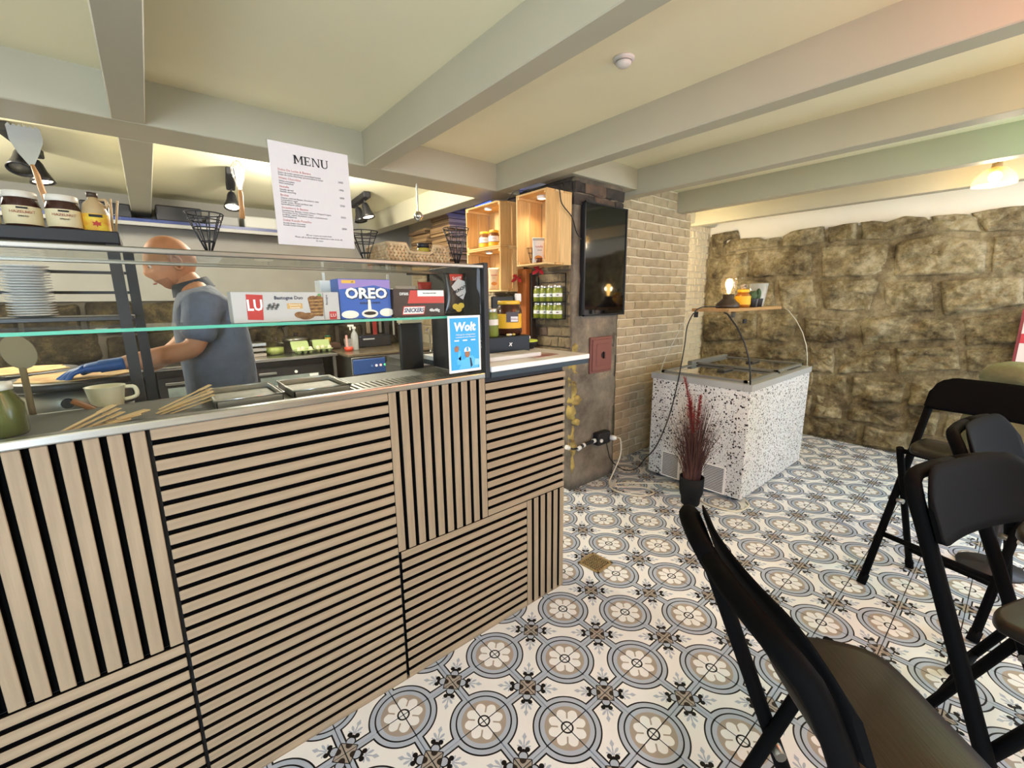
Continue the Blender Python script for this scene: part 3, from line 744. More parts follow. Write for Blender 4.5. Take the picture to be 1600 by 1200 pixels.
b = brd.build('display_board', oak('pine_board', '#b08a5c', .55, 'x')); b.location = (3.08, .28, 1.322)
tag(b, 'narrow wooden board lying on top of the curved glass guard', 'shelf board')

# ---------------------------------------------------------------- things on the board
def bulb_lamp():
    O = (2.80, .25, 1.333); T = thing('table_lamp', 'lit glass dome table lamp with a dark turned base on the board', 'lamp', O)
    MB().lathe([(.078, 0), (.082, .012), (.078, .03), (.045, .062), (.038, .07), (.038, .10), (.0, .10)], n=28).build('base', mat('dark_walnut', '#3a2c20', .45), T)
    MB().lathe([(.036, .098), (.048, .12), (.055, .15), (.055, .20), (.045, .235), (.022, .255), (.02, .27)], n=28, cap=False).build('dome', glass('lamp_glass', (1, .97, .9), 1.2, body=.05, bodycol=(1, .9, .7)), T)
    MB().lathe([(0, .10), (.012, .11), (.013, .125), (.025, .16), (.026, .185), (.016, .208), (0, .213)], n=18).build('bulb', mat('warm_filament', '#ffcf7a', .4, emit=14), T)
    point_light('bulb_light', (0, 0, .17), 5.5, WARM, .03, T)
bulb_lamp()
def sauce_jar(O):
    T = thing('honey_jar', 'amber jar with yellow label under an upturned drinking glass', 'jar', O)
    MB().lathe([(.0, 0), (.05, .002), (.055, .012), (.055, .085), (.04, .108), (.036, .115), (.0, .115)], n=24).build('jar', mat('amber_honey', '#9a5a1c', .2), T)
    MB().lathe([(.0558, .022), (.0558, .085)], n=24, cap=False).build('label', mat('label_yellow', '#e2ad22', .6), T)
    MB().lathe([(.04, .112), (.042, .115), (.042, .134), (.0, .136)], n=24).build('lid', mat('lid_yellow', '#e3b32e', .4), T)
    MB().lathe([(.052, .09), (.048, .16), (.036, .21), (.02, .225), (.03, .228)], n=20, cap=False).build('upturned_glass', M_GLASS, T)
    MB().ball((0, 0, .155), .026, sc3=(1, 1, .8)).build('wrapped_sweet', mat('wrapped_sweet', '#d9c6b4', .5, col2='#3a2624', vscale=60), T)
sauce_jar((2.975, .22, 1.333))
for k, (x, y, potc, tall, lab) in enumerate(((3.09, .20, '#1d1c1c', 0, 'small round cactus in a black pot next to the amber jar'), (3.17, .22, '#5d5c5c', 1, 'small cactus in a grey pot, the middle one of three'), (3.235, .21, '#232222', 2, 'tall thin cactus in a dark pot beside the clear cup'))):
    T = thing('potted_cactus', lab, 'plant', (x, y, 1.333), group='cacti on the board')
    MB().lathe([(0, 0), (.03, 0), (.036, .06), (.036, .066), (.032, .066), (.031, .055), (0, .055)], n=20).build('pot', mat('pot_%d' % k, potc, .6), T)
    G = mat('cactus_green', '#3f5434', .7, var=.2, vscale=40, bump=.6, bscale=90)
    c = MB()
    if tall == 0: c.ball((0, 0, .085), .036, 16, 10, (1, 1, 1.05))
    elif tall == 1: c.ball((0, 0, .085), .028, 14, 9, (1, 1, 1.2)); c.ball((.015, 0, .11), .016)
    else: c.ball((0, 0, .1), .02, 14, 10, (1, 1, 2.2))
    c.build('cactus_body', G, T)
o = MB().lathe([(0, 0), (.045, 0), (.047, .004), (.072, .185), (.07, .185), (.044, .006), (0, .006)], n=26).build('clear_cup', glass('frosted_cup', (.96, .97, .96), 1.2, .1, .28, (.9, .9, .88)))
o.location = (3.36, .26, 1.333); tag(o, 'large clear plastic cup behind the row of cacti', 'cup')
# wooden hand figure beside the lamp
T = thing('wooden_hand', 'pale wooden mannequin hand standing between the lamp and amber jar', 'ornament', (2.885, .30, 1.333))
b = MB(); b.tube([(0, 0, 0), (.002, 0, .04), (.01, 0, .075)], .012, 8, radii=[.012, .013, .017])
b.build('wrist', mat('beech', '#d8b98a', .5), T)
for k, (dx, dz) in enumerate(((.018, .05), (.032, .055), (.045, .05), (.055, .038))):
    MB().tube([(.008+k*.004, 0, .08), (.01+dx*.5, 0, .08+dz*.6), (.012+dx, -.004, .08+dz)], .005, 6).build('finger', mat('beech', '#d8b98a', .5), T)
MB().tube([(.0, 0, .07), (-.012, 0, .085), (-.016, 0, .105)], .005, 6).build('thumb', mat('beech', '#d8b98a', .5), T)

# ================================================================ potted ornamental grass
def grass_plant():
    O = (2.236, .145, 0); T = thing('potted_grass', 'dark red ornamental grass in a black pot before the freezer', 'plant', O)
    MB().lathe([(0, 0), (.058, 0), (.062, .01), (.063, .05), (.072, .07), (.078, .10), (.08, .20), (.074, .20), (.072, .17), (0, .17)], n=28).build('pot', mat('black_ceramic', '#0f0f11', .75, spec=.2), T)
    r_ = random.Random(9); gm = [mat('grass_maroon', '#4a2624', .7), mat('grass_brown', '#5d3b2e', .7), mat('grass_dark', '#33191b', .7)]
    b = MB()
    for m_ in gm: b.use(m_)
    for k in range(300):
        b.use(gm[k % 3])
        a = r_.uniform(0, 2*PI); q = r_.random()**.7; r0 = .05*r_.random()**.5
        h = r_.uniform(.36, .68)*(1-.25*q); lean = .03+(.27 if math.cos(a) < .2 else .16)*q*r_.uniform(.4, 1); n = 5
        p0 = Vector((r0*math.cos(a), r0*math.sin(a), .168)); dirv = Vector((math.cos(a), math.sin(a), 0)); sd = Vector((-dirv.y, dirv.x, 0))
        droop = r_.uniform(0, .10)*q
        pr = None
        for i in range(n+1):
            f = i/n; c = p0+dirv*(lean*f**1.6)+Vector((0, 0, h*f-droop*f**3)); wv = .0034*(1-f*.85)
            cur = [b.bm.verts.new(c-sd*wv), b.bm.verts.new(c+sd*wv), b.bm.verts.new(c+dirv*wv*.7)]
            if pr:
                for i2 in range(3): b._f([pr[i2], pr[(i2+1) % 3], cur[(i2+1) % 3], cur[i2]])
            pr = cur
    g_ = b.build('grass_blades', None, T); g_['kind'] = 'stuff'
    # red feathery plumes
    pl = mat('plume_red', '#9c3a34', .8)
    for (dx, dy, tz, bend) in ((-.02, .03, .74, -.12), (-.01, -.01, .60, .03), (-.03, .02, .56, -.03)):
        b = MB(); pts = [Vector((dx*f+bend*f**3, dy*f, .17+(tz-.0)*f)) for f in (i/10 for i in range(11))]
        b.tube(pts, .002, 5)
        for i in range(420):
            f = r_.uniform(.60, 1); c = Vector((dx*f+bend*f**3, dy*f, .17+tz*f)); d = Vector((r_.uniform(-1, 1), r_.uniform(-1, 1), r_.uniform(.4, 1.5))).normalized()
            L = .034*(1.3-f)*2; s_ = d.orthogonal().normalized()*.0026
            b.poly(c-s_, c+s_, c+d*L)
        b.build('plume', pl, T)
grass_plant()

# ================================================================ folding bar stools
M_STB = mat('stool_black', '#070708', .75, spec=.06); M_STS = oak('stool_seat_wood', '#19130d', .40, 'x')
def stool(label, x, y, th):
    T = thing('bar_stool', label, 'bar stool', (x, y, 0), math.radians(th-90), 'black folding bar stools')
    fA = lambda z: .20-.385*z
    for s in (-1, 1):
        L = MB(); L.tube([(s*.205, fA(0)+.0, .012), (s*.205, fA(.5), .5), (s*.205, fA(.9), .9), (s*.203, fA(.95)-.003, .95), (s*.196, fA(.975)-.006, .975), (s*.183, fA(.99)-.012, .989), (s*.16, fA(1.0)-.018, .996), (s*.13, fA(1.0)-.024, .998), (s*.07, fA(1.0)-.031, .999), (0, fA(1.0)-.034, .999)], .0165, 10)
        L = L.build('front_leg', M_STB, T)
        MB().tube([(s*.205, fA(0)+.006, 0), (s*.205, fA(.045), .045)], .0195, 10).build('foot_cap', mat('foot_rubber', '#08080a', .9, spec=.08), L)
        L = MB(); L.tube([(s*.18, .115, .705), (s*.18, .10, .66), (s*.18, -.165, .008)], .0145, 10); L = L.build('rear_leg', M_STB, T)
        MB().tube([(s*.18, -.168, 0), (s*.18, -.15, .045)], .0175, 10).build('foot_cap', mat('foot_rubber', '#08080a', .9, spec=.08), L)
        MB().cyl((s*.165, fA(.42)-.002, .42), .012, s*.06 if s > 0 else .06, 10, (s, 0, 0)).build('hinge_bolt', M_STEELD, T)
    MB().tube([(-.205, fA(.25), .25), (.205, fA(.25), .25)], .013, 10).build('footrest', M_STB, T)
    MB().tube([(-.18, -.118, .12), (.18, -.118, .12)], .012, 10).build('rear_crossbar', M_STB, T)
    MB().tube([(-.18, .105, .69), (.18, .105, .69)], .012, 10).build('seat_bar', M_STB, T)
    # seat: rounded, slightly wider in front, front lip rolls down
    b = MB(); KP = [(0, .178), (.085, .178), (.118, .168), (.136, .135), (.152, .06), (.157, .0), (.152, -.025), (.115, -.046), (.05, -.05), (0, -.05)]
    OUT = [(p.x, p.y) for p in smooth([(x_, y_, 0) for x_, y_ in KP], 4)]
    OUT = OUT[:-1]+[(-x_, y_) for x_, y_ in reversed(OUT[1:])]
    N = len(OUT)
    def outline(k): return OUT[k]
    rg_ = []
    for f, zt in ((0, .742), (.5, .742), (.85, .742), (.97, .741), (1, .735), (1, .722), (.97, .718), (0, .718)):
        rg_.append([b.bm.verts.new((xx*f, -.01+(yy+.01)*f, zt-(.012*max(0, ((yy+.01)*f-.10)/.08)**2))) for xx, yy in (outline(k) for k in range(N))] if f else [b.bm.verts.new((0, -.01, zt))])
    for A, B in zip(rg_, rg_[1:]):
        for i in range(N):
            j = (i+1) % N
            if len(A) == 1: b._f([A[0], B[i], B[j]], True)
            elif len(B) == 1: b._f([A[i], A[j], B[0]], True)
            else: b._f([A[i], A[j], B[j], B[i]], True)
    b.build('seat', M_STS, T)
    # backrest: bent plate with rounded top corners and an arched lower edge
    b = MB(); nx = 22; nz = 8; W_ = .213
    def bz(u):   # top and bottom height along the width
        a = abs(u); tp = 1.022-.07*max(0, (a-.6)/.4)**2.6; bt = .868+.012*max(0, (a-.8)/.2)**2
        return bt, tp
    grids = []
    for side in (0, 1):
        g = []
        for i in range(nx+1):
            u = -1+2*i/nx; bt, tp = bz(u); col_ = []
            for k in range(nz+1):
                z = bt+(tp-bt)*k/nz; d = fA(z)+.004+.030*u*u-(.011 if side else 0)
                if k == nz: d -= .004 if not side else -.004
                col_.append(b.bm.verts.new((u*W_, d, z)))
            g.append(col_)
        grids.append(g)
    for side, g in enumerate(grids):
        for i in range(nx):
            for k in range(nz): b._f([g[i][k], g[i+1][k], g[i+1][k+1], g[i][k+1]], True)
    A, B = grids
    for i in range(nx):
        b._f([A[i][nz], A[i+1][nz], B[i+1][nz], B[i][nz]]); b._f([A[i][0], A[i+1][0], B[i+1][0], B[i][0]])
    for k in range(nz):
        b._f([A[0][k], A[0][k+1], B[0][k+1], B[0][k]]); b._f([A[nx][k], A[nx][k+1], B[nx][k+1], B[nx][k]])
    b.build('backrest', M_STB, T)
    return T
stool('nearest black folding bar stool, seen from above, dark wooden seat in the corner', .300, -1.085, -43.7)
stool('black folding bar stool at the frame edge with its curved backrest facing the camera', .917, -1.33, -112)
stool('black folding bar stool half hidden behind the stool at the frame edge', 1.46, -1.33, -100)
stool('black folding bar stool standing farthest out, side on before the rock wall', 2.20, -1.10, 163)
# olive coat on the far stool
def coat():
    O = (2.72, -1.25, 0.30); T = thing('olive_coat', 'olive green coat hung over a seat behind the far bar stool', 'coat', O)
    m = mat('olive_cloth', '#6b6a4d', .95, var=.18, vscale=14, bump=.5, bscale=70)
    b = MB(); n = 48; rows = []
    for k in range(15):
        f = k/14; z = .50+.55*f; ring = []
        rr = .17*(1-.45*f**3)
        if f > .93: rr *= .55
        for i in range(n):
            t = 2*PI*i/n; fold = 1+.13*math.sin(t*9+f*2.2)*(1-f*.5)+.06*math.sin(t*17+f*5)
            ring.append(b.bm.verts.new((O[0]+.07*f+rr*.75*fold*math.cos(t), O[1]+rr*1.15*fold*math.sin(t), z)))
        rows.append(ring)
    for A, B in zip(rows, rows[1:]):
        for i in range(n): b._f([A[i], A[(i+1) % n], B[(i+1) % n], B[i]], True)
    b._f(rows[-1]); b._f(rows[0][::-1]); b.build('coat_body', m, T, O)
    b = MB(); pts = [(O[0]+.07+.09*math.cos(t), O[1]+.13*math.sin(t), 1.01+.015*math.sin(3*t)) for t in (2*PI*i/20 for i in range(20))]
    b.tube(pts, .05, 12, closed=True); b.build('rolled_collar', m, T, O)
    MB().lathe([(0, 0), (.13, 0), (.13, .012), (.02, .02), (.02, .55), (.12, .56), (.12, .58), (0, .58)], (O[0], O[1], 0), 20).build('pedestal', M_BLACK, T, O)
coat()

# ================================================================ wall fittings
O = (2.05, .79, 1.29)
T = thing('wall_television', 'switched off flat television hung upright on the chimney breast', 'television', O)
MB().box(1.818, 2.287, .80, .836, 1.294, 2.048, bev=.003).build('casing', mat('tv_casing', '#202124', .4), T, O)
b = MB(); b.box(1.816, 2.289, .792, .80, 1.292, 1.304); b.box(1.816, 2.289, .792, .80, 2.04, 2.05); b.box(1.816, 1.828, .792, .80, 1.292, 2.05); b.box(2.277, 2.289, .792, .80, 1.292, 2.05)
b.build('bezel', mat('tv_bezel', '#34363a', .3, metal=.6), T, O)
MB().box(1.828, 2.277, .797, .801, 1.304, 2.04).build('screen', mat('tv_screen', '#08090a', .06, spec=.7), T, O)
O = (2.06, .82, .874)
T = thing('soot_door', 'small brick red cast iron soot door set in the chimney', 'soot door', O)
RED = mat('red_iron', '#7c4a40', .6, bump=.2, bscale=80)
b = MB(); b.box(1.935, 2.185, .818, .835, .868, 1.135, bev=.003); b.build('frame', RED, T, O)
D = MB().box(1.952, 2.168, .808, .82, .885, 1.118, bev=.004); D = D.build('door_leaf', RED, T, O)
b = MB(); b.box(1.99, 2.13, .803, .809, .92, 1.085, bev=.003); b.build('raised_panel', RED, D, O)
b = MB(); b.cyl((2.06, .806, 1.0), .02, .008, 16, (0, -1, 0)); b.box(2.055, 2.065, .786, .80, .975, 1.025); b.build('latch', mat('dark_iron', '#2c1d1a', .5), D, O)

O = (2.07, .80, .30)
T = thing('socket_block', 'black double socket box on the chimney foot with two plugs', 'power socket', O)
MB().box(2.0, 2.145, .77, .832, .305, .405, bev=.012, seg=2).build('housing', M_BLACK, T, O)
MB().lathe([(.0, 0), (.02, 0), (.02, .03), (.012, .05), (.0, .05)], (2.14, .77, .35), 14, (.35, -1, 0)).build('white_plug', M_WHITE, T, O)
MB().cyl((2.02, .768, .35), .014, .012, 12, (0, -1, 0)).build('socket_face', M_WHITE, T, O)
T = thing('conduit_cable', 'short black conduit with white connectors running into the black socket box', 'cable', (1.72, .80, .35))
MB().tube([(.08, 0, -.02), (.15, 0, -.005), (.28, .0, .0)], .013, 10).build('conduit', M_RUBBER, T)
MB().tube([(-.02, .02, .01), (.03, .01, -.015), (.08, 0, -.02)], .006, 8).build('thin_lead', M_RUBBER, T)
for (a, c) in (((-.03, .02, .012), (.0, .015, 0)), ((.075, 0, -.022), (.105, 0, -.015)), ((.13, 0, -.009), (.148, 0, -.006)), ((.245, 0, 0), (.27, 0, 0))):
    MB().rod(a, c, .0165, 12).build('connector', M_WHITE, T)
o = MB().tube(smooth([(2.165, .72, .355), (2.19, .71, .33), (2.2, .715, .2), (2.13, .735, .05), (2.07, .715, .006), (2.0, .60, .006), (2.06, .432, .006), (2.184, .395, .006), (2.20, .50, .006), (2.06, .64, .007), (2.12, .67, .006), (2.24, .57, .006), (2.37, .44, .006), (2.40, .32, .006), (2.34, .16, .006), (2.297, .03, .006), (2.344, -.12, .006), (2.50, -.14, .006), (2.56, -.06, .02)]), .0055, 8).build('freezer_cable', mat('white_cable', '#dcd3bd', .5))
tag(o, 'white power cable looping over the tiles towards the freezer', 'cable')
o = MB().tube(smooth([(2.085, .765, .32), (2.1, .76, .26), (2.16, .775, .16), (2.28, .78, .06), (2.38, .76, .012), (2.45, .72, .03), (2.455, .66, .12), (2.455, .56, .26), (2.46, .47, .52), (2.462, .42, .78), (2.462, .385, 1.05), (2.468, .375, 1.21), (2.50, .345, 1.31), (2.57, .32, 1.345), (2.68, .28, 1.345), (2.715, .26, 1.343)]), .004, 8).build('lamp_cable', M_RUBBER)
tag(o, 'thin black lamp cable hanging from the board down beside the freezer', 'cable')
# floor drain
O = (1.19, .128, 0); T = thing('floor_drain', 'square brass floor drain grate set in the tiles', 'drain', O, math.radians(4))
BR = mat('brass', '#a8936a', .45, metal=.4)
b = MB(); h = .068
for (a, c, d, e) in ((-h, h, -h, -h+.012), (-h, h, h-.012, h), (-h, -h+.012, -h, h), (h-.012, h, -h, h)): b.box(a, c, d, e, .0005, .005)
b.build('frame', BR, T)
MB().box(-h, h, -h, h, .0003, .001).build('pit', mat('drain_dark', '#4a3f2e', .9), T)
b = MB()
for k in range(8): b.box(-h+.014+k*.0157, -h+.022+k*.0157, -h+.01, h-.01, .001, .0042)
for k in range(8): b.box(-h+.01, h-.01, -h+.014+k*.0157, -h+.022+k*.0157, .001, .0042)
b.build('grate', BR, T)
# smoke detector
T = thing('smoke_detector', 'small round white smoke detector on the ceiling between beams', 'smoke detector', (1.078, -.03, ZC))
MB().lathe([(.042, 0), (.042, -.007), (.0, -.007)], n=28).build('base_plate', M_WHITE, T)
MB().lathe([(.029, -.007), (.031, -.02), (.022, -.029), (.0, -.031)], n=28).build('sensor_dome', M_WHITE, T)
MB().lathe([(.0322, -.013), (.0322, -.017)], n=24, cap=False).build('vent_ring', mat('vent_ring_grey', '#8c8a86', .6), T)
# pendant lamps (one in view at the right edge, others of the row outside the picture)
def pendant(x, y, label, watts=11, drop=0, z0=ZC, col=WARM):
    T = thing('pendant_lamp', label, 'lamp', (x, y, z0), group='pendant lamps along the rock wall')
    MB().lathe([(0, 0), (.05, 0), (.05, -.02), (.0, -.025)], n=20).build('ceiling_cup', BR, T)
    MB().rod((0, 0, -.02), (0, 0, -.13-drop), .008).build('stem', BR, T)
    D_ = lambda P_: [(r_, z_-drop) for r_, z_ in P_]
    MB().lathe(D_([(.0, -.12), (.024, -.12), (.026, -.16), (.0, -.165)]), n=18).build('socket', BR, T)
    MB().lathe(D_([(.028, -.145), (.06, -.16), (.095, -.20), (.105, -.235), (.102, -.25)]), n=30, cap=False).build('shade', glass('amber_shade', (1, .82, .5), 1.0, .05, .35, (1, .8, .5)), T)
    MB().ball((0, 0, -.20-drop), .032).build('bulb', mat('warm_bulb', '#ffd48a', .4, emit=26), T)
    point_light('pendant_light', (0, 0, -.285-drop), watts, col, .05, T)
pendant(3.75, -.93, 'lit amber glass pendant lamp cut off by the right edge', 10)
pendant(1.05, -2.3, 'amber glass pendant lamp behind the camera over the tables', 19, .2, col=(1, .94, .82))
pendant(-.95, -2.2, 'amber glass pendant lamp behind the camera near the street door', 15, .2, col=(1, .94, .82))
pendant(3.0, -2.2, 'amber glass pendant lamp near the street window', 11, .2, col=(1, .94, .82))
# string of coloured party bulbs in the bays between the beams, right of the picture
for k, (x, c, w_, nm) in enumerate(((1.08, (1, .16, .10), 26, 'red'), (2.0, (1, .50, .08), 18, 'orange'), (2.95, (.25, 1, .42), 13, 'green'), (3.78, (.75, .35, .9), 8, 'violet'))):
    T = thing('party_bulb', nm+' party bulb hung between the ceiling beams beyond the right edge', 'lamp', (x, -1.75, ZC), group='coloured party bulbs')
    MB().rod((0, 0, 0), (0, 0, -.05), .006).build('cord', M_BLACK, T)
    MB().lathe([(0, -.04), (.014, -.04), (.015, -.065), (0, -.07)], n=14).build('socket', M_BLACK, T)
    MB().ball((0, 0, -.09), .026).build('bulb', mat('bulb_'+nm, c, .4, emit=6), T)
    point_light('party_light', (0, 0, -.14), w_, c, .05, T)
# framed red and white print at the right edge of the rock wall
O = (4.46, -1.30, .95); T = thing('framed_print', 'red and white framed print leaning on the rock wall', 'picture', O)
MB().box(4.46, 4.485, -1.52, -1.155, .88, 1.30).build('frame', mat('frame_dark_red', '#7d2a30', .5), T, O)
MB().box(4.457, 4.461, -1.50, -1.172, .90, 1.28).build('print', mat('print_rose', '#d8c9c4', .6), T, O)
MB().box(4.454, 4.458, -1.50, -1.172, 1.05, 1.12).build('red_band', mat('print_red', '#b8323c', .6), T, O)
ORD = ['topmost', 'second', 'third', 'fourth', 'fifth', 'sixth', 'seventh', 'eighth', 'ninth', 'tenth', 'eleventh', 'twelfth', 'thirteenth', 'fourteenth', 'fifteenth', 'sixteenth', 'seventeenth', 'eighteenth', 'nineteenth', 'twentieth', 'twenty first', 'twenty second', 'twenty third', 'twenty fourth', 'twenty fifth', 'twenty sixth']
# ================================================================ kitchen benches and back counter
O = (-.35, .8, 0)
T = thing('work_bench', 'steel work bench behind the display case', 'work bench', O)
MB().box(-1.3, .46, .515, 1.0, .955, .985, bev=.004).build('top', M_STEEL, T, O)
MB().box(-1.3, .46, .53, .98, .1, .955).build('cabinet', mat('bench_cabinet', '#3a3a39', .5), T, O)
T = thing('griddle_bench', 'low steel bench carrying the crepe griddles', 'work bench', (-1.05, 1.4, 0)); O = (-1.05, 1.4, 0)
MB().box(-1.6, -.60, 1.02, 1.85, .985, 1.01, bev=.004).build('top', M_STEEL, T, O)
MB().box(-1.58, -.62, 1.04, 1.83, .1, .985).build('cabinet', mat('bench_cabinet', '#3a3a39', .5), T, O)
def griddle(x, y, z, label, crepe, grp='round crepe griddles'):
    T = thing('crepe_griddle', label, 'griddle', (x, y, z), group=grp)
    MB().lathe([(0, 0), (.17, 0), (.175, .01), (.175, .09), (0, .09)], n=32).build('casing', M_STEELD, T)
    MB().lathe([(0, .09), (.20, .09), (.205, .1), (.205, .118), (.2, .122), (0, .122)], n=40).build('hotplate', mat('cast_iron', '#1a1917', .45), T)
    MB().cyl((-.02, -.175, .045), .018, .02, 16, (0, -1, 0)).build('knob', M_BLACK, T)
    if crepe:
        b = MB(); r_ = random.Random(4); P = []
        for k in range(28): a = 2*PI*k/28; P.append((.17*r_.uniform(.86, 1.06)*math.cos(a), .17*r_.uniform(.86, 1.06)*math.sin(a)))
        b.prism([(x_, y_, .1225) for x_, y_ in P], (0, 0, .004))
        b.build('crepe', mat('crepe_batter', '#d9b877', .6, col2='#b98546', vscale=18), T)
griddle(-.75, 1.22, 1.01, 'round black crepe griddle under the blue glove', True)
griddle(-.98, 1.60, 1.01, 'second crepe griddle farther back with a pale crepe', True)

def back_counter():
    O = (.6, 3.6, 0); T = thing('back_counter', 'long steel topped counter against the kitchen back wall', 'counter', O)
    MB().box(-1.2, .93, 3.28, 3.86, .872, .9, bev=.004).build('steel_top', M_STEEL, T, O)
    MB().box(.95, 2.12, 3.05, 3.86, .872, .9, bev=.004).build('stone_top', mat('dark_worktop', '#6b5f4c', .25, var=.2, vscale=8), T, O)
    MB().box(.88, .91, 3.3, 3.33, 0, .872).build('leg', M_STEEL, T, O)
    MB().box(-1.2, -.62, 3.34, 3.85, .05, .872).build('cupboard', M_BLACK, T, O)
    MB().box(1.62, 2.10, 3.10, 3.85, .05, .872).build('cupboard', mat('cupboard_charcoal', '#2a2826', .6), T, O)
back_counter()
def fridge(x0, x1, label):
    O = ((x0+x1)/2, 3.6, 0); T = thing('bar_fridge', label, 'fridge', O, group='black bar fridges under the back counter')
    MB().box(x0, x1, 3.36, 3.85, .02, .86, bev=.004).build('body', M_BLACK, T, O)
    D = MB(); D.box(x0+.005, x1-.005, 3.325, 3.355, .1, .80, bev=.003); D = D.build('door', mat('fridge_door', '#19191b', .35), T, O)
    MB().box(x0+.06, x1-.06, 3.319, 3.326, .16, .72).build('door_pane', mat('fridge_window', '#8f9994', .12, spec=.8, col2='#5c6560', vscale=3), D, O)
    MB().box(x0+.05, x0+.2, 3.305, 3.325, .745, .765, bev=.003).build('handle', M_STEEL, D, O)
    for k in range(3): MB().box(x0+.07, x1-.07, 3.314, 3.320, .3+k*.14, .304+k*.14).build('shelf_wire', M_STEELD, D, O)
    MB().cyl(((x0+x1)/2+.05, 3.326, .75), .014, .012, 14, (0, -1, 0)).build('lock', M_WHITE, D, O)
    MB().box(x1-.15, x1-.07, 3.315, 3.32, .69, .715).build('sticker', M_PAPER, D, O)
fridge(.16, .80, 'black bar fridge with glass door beside the blue dishwasher')
fridge(-.52, .12, 'black bar fridge with glass door half behind the cook')
def dishwasher():
    O = (1.26, 3.4, 0); T = thing('dishwasher', 'undercounter steel dishwasher with a blue control panel', 'dishwasher', O)
    MB().box(.97, 1.58, 3.02, 3.6, .03, .868, bev=.004).build('body', M_STEEL, T, O)
    D = MB(); D.box(.985, 1.565, 2.985, 3.02, .12, .68, bev=.006, seg=2); D = D.build('door', M_STEEL, T, O)
    P = MB(); P.box(.98, 1.57, 2.99, 3.02, .70, .845, bev=.003); P = P.build('control_panel', mat('panel_blue', '#2b4a86', .4), T, O)
    for k, c in enumerate(('#5c7fb8', '#f2d9d2', '#f0b7ae', '#5fd08c', '#7c8690', '#6f7880', '#6f7880')):
        MB().cyl((1.16+k*.045, 2.99, .775), .012, .006, 14, (0, -1, 0)).build('button', mat('button_%d' % k, c, .4, emit=(.8 if k in (1, 2, 3) else 0)), P, O)
    prt('badge', basis('-y', (1.51, 2.9895, .775)), rect(-.04, .04, -.011, .011), M_PAPER, P, O)
    h = MB(); h.tube(smooth([(1.02, 2.985, .665), (1.1, 2.955, .65), (1.275, 2.945, .64), (1.45, 2.955, .65), (1.53, 2.985, .665)], 3), .012, 8); h.build('handle', M_STEEL, D, O)
dishwasher()

# ---------------------------------------------------------------- things standing on the back counter
def egg_carton(x, y, rz, label):
    T = thing('egg_carton', label, 'egg carton', (x, y, .9), rz, 'green egg cartons on the back counter')
    G = mat('pulp_green', '#b7c98d', .9, bump=.3)
    b = MB()
    for i in range(3):
        for j in range(2): b.lathe([(.016, 0), (.026, .03), (.028, .036)], ((i-1)*.056, (j-.5)*.056, 0), 12)
    b.box(-.086, .086, -.058, .058, .034, .038); b.build('cups', G, T)
    L = MB(); L.obox((0, .095, .075), (1, 0, 0), (0, .5, .866), (0, -.866, .5), .086, .05, .012, .008); L.build('lid', G, T)
    for k, (i, j) in enumerate(((-1, -.5), (0, .5), (1, -.5))): MB().ball((i*.056, j*.056, .045), .021, 12, 8, (1, 1, 1.25)).build('egg', mat('egg_shell', '#e8dcc0', .6), T)
egg_carton(.66, 3.48, .1, 'green egg carton on the back counter, left of the pair'); egg_carton(.86, 3.52, -.1, 'green egg carton on the back counter, right of the pair')
T = thing('stock_pot', 'low steel pot with lid behind the egg cartons', 'pot', (.66, 3.76, .9))
MB().lathe([(0, 0), (.12, 0), (.13, .01), (.13, .12), (.137, .125), (.128, .125), (.125, .02), (0, .02)], n=28).build('body', M_STEEL, T)
MB().lathe([(.136, .127), (.12, .145), (.04, .165), (0, .167)], n=28).build('lid', M_STEEL, T)
MB().lathe([(.02, .165), (.024, .19), (0, .195)], n=14).build('knob', M_BLACK, T)
for s in (-1, 1): MB().tube([(s*.125, -.03, .1), (s*.165, -.03, .105), (s*.165, .03, .105), (s*.125, .03, .1)], .006, 6).build('handle', M_STEEL, T)
T = thing('glass_dispenser', 'tall clear glass dispenser jar behind the counter near the cook', 'glass jar', (.42, 3.62, .9))
MB().lathe([(0, 0), (.085, 0), (.09, .02), (.09, .27), (.075, .3), (.075, .32)], n=26, cap=False).build('jar', M_GLASS, T)
MB().lathe([(.082, .32), (.082, .345), (.0, .35)], n=22).build('lid', M_STEEL, T)
MB().lathe([(0, .004), (.084, .004), (.086, .07), (0, .075)], n=22).build('contents', mat('lime_slices', '#9aa45a', .5, var=.3, vscale=20), T)
for k, z in enumerate((0, .05, .10)):
    o = MB().box(-.13, .13, -.1, .1, 0, .035, bev=.006).build('steel_tray', M_STEEL); o.location = (.2, 3.6, .9+z); o.rotation_euler = (0, 0, .05*k)
    tag(o, ('lowest', 'middle', 'topmost')[k]+' steel tray in the stack behind the cook on the back counter', 'tray', 'steel trays on the back counter')
T = thing('spray_bottle', 'clear spray bottle standing on the dark back worktop', 'spray bottle', (1.16, 3.42, .9))
MB().lathe([(0, 0), (.036, 0), (.038, .01), (.038, .15), (.03, .18), (.014, .205), (.014, .225), (0, .225)], n=20).build('bottle', glass('bottle_clear', (.93, .96, .95), 1, .1, .35, (.85, .87, .84)), T)
b = MB(); b.box(-.018, .018, -.016, .016, .225, .25, bev=.004); b.box(-.065, .0, -.011, .011, .25, .272, bev=.004); b.box(-.045, -.034, -.007, .007, .215, .25); b.build('trigger_head', M_WHITE, T)
T = thing('red_beaker', 'transparent measuring beaker with red base by the spray bottle', 'beaker', (1.07, 3.36, .9))
MB().lathe([(0, 0), (.042, 0), (.045, .045), (0, .047)], n=20).build('red_base', mat('red_plastic', '#c8462f', .35), T)
MB().lathe([(.038, .045), (.043, .13)], n=20, cap=False).build('beaker_wall', glass('beaker_clear', (.97, .93, .9), 1, 0, .15), T)
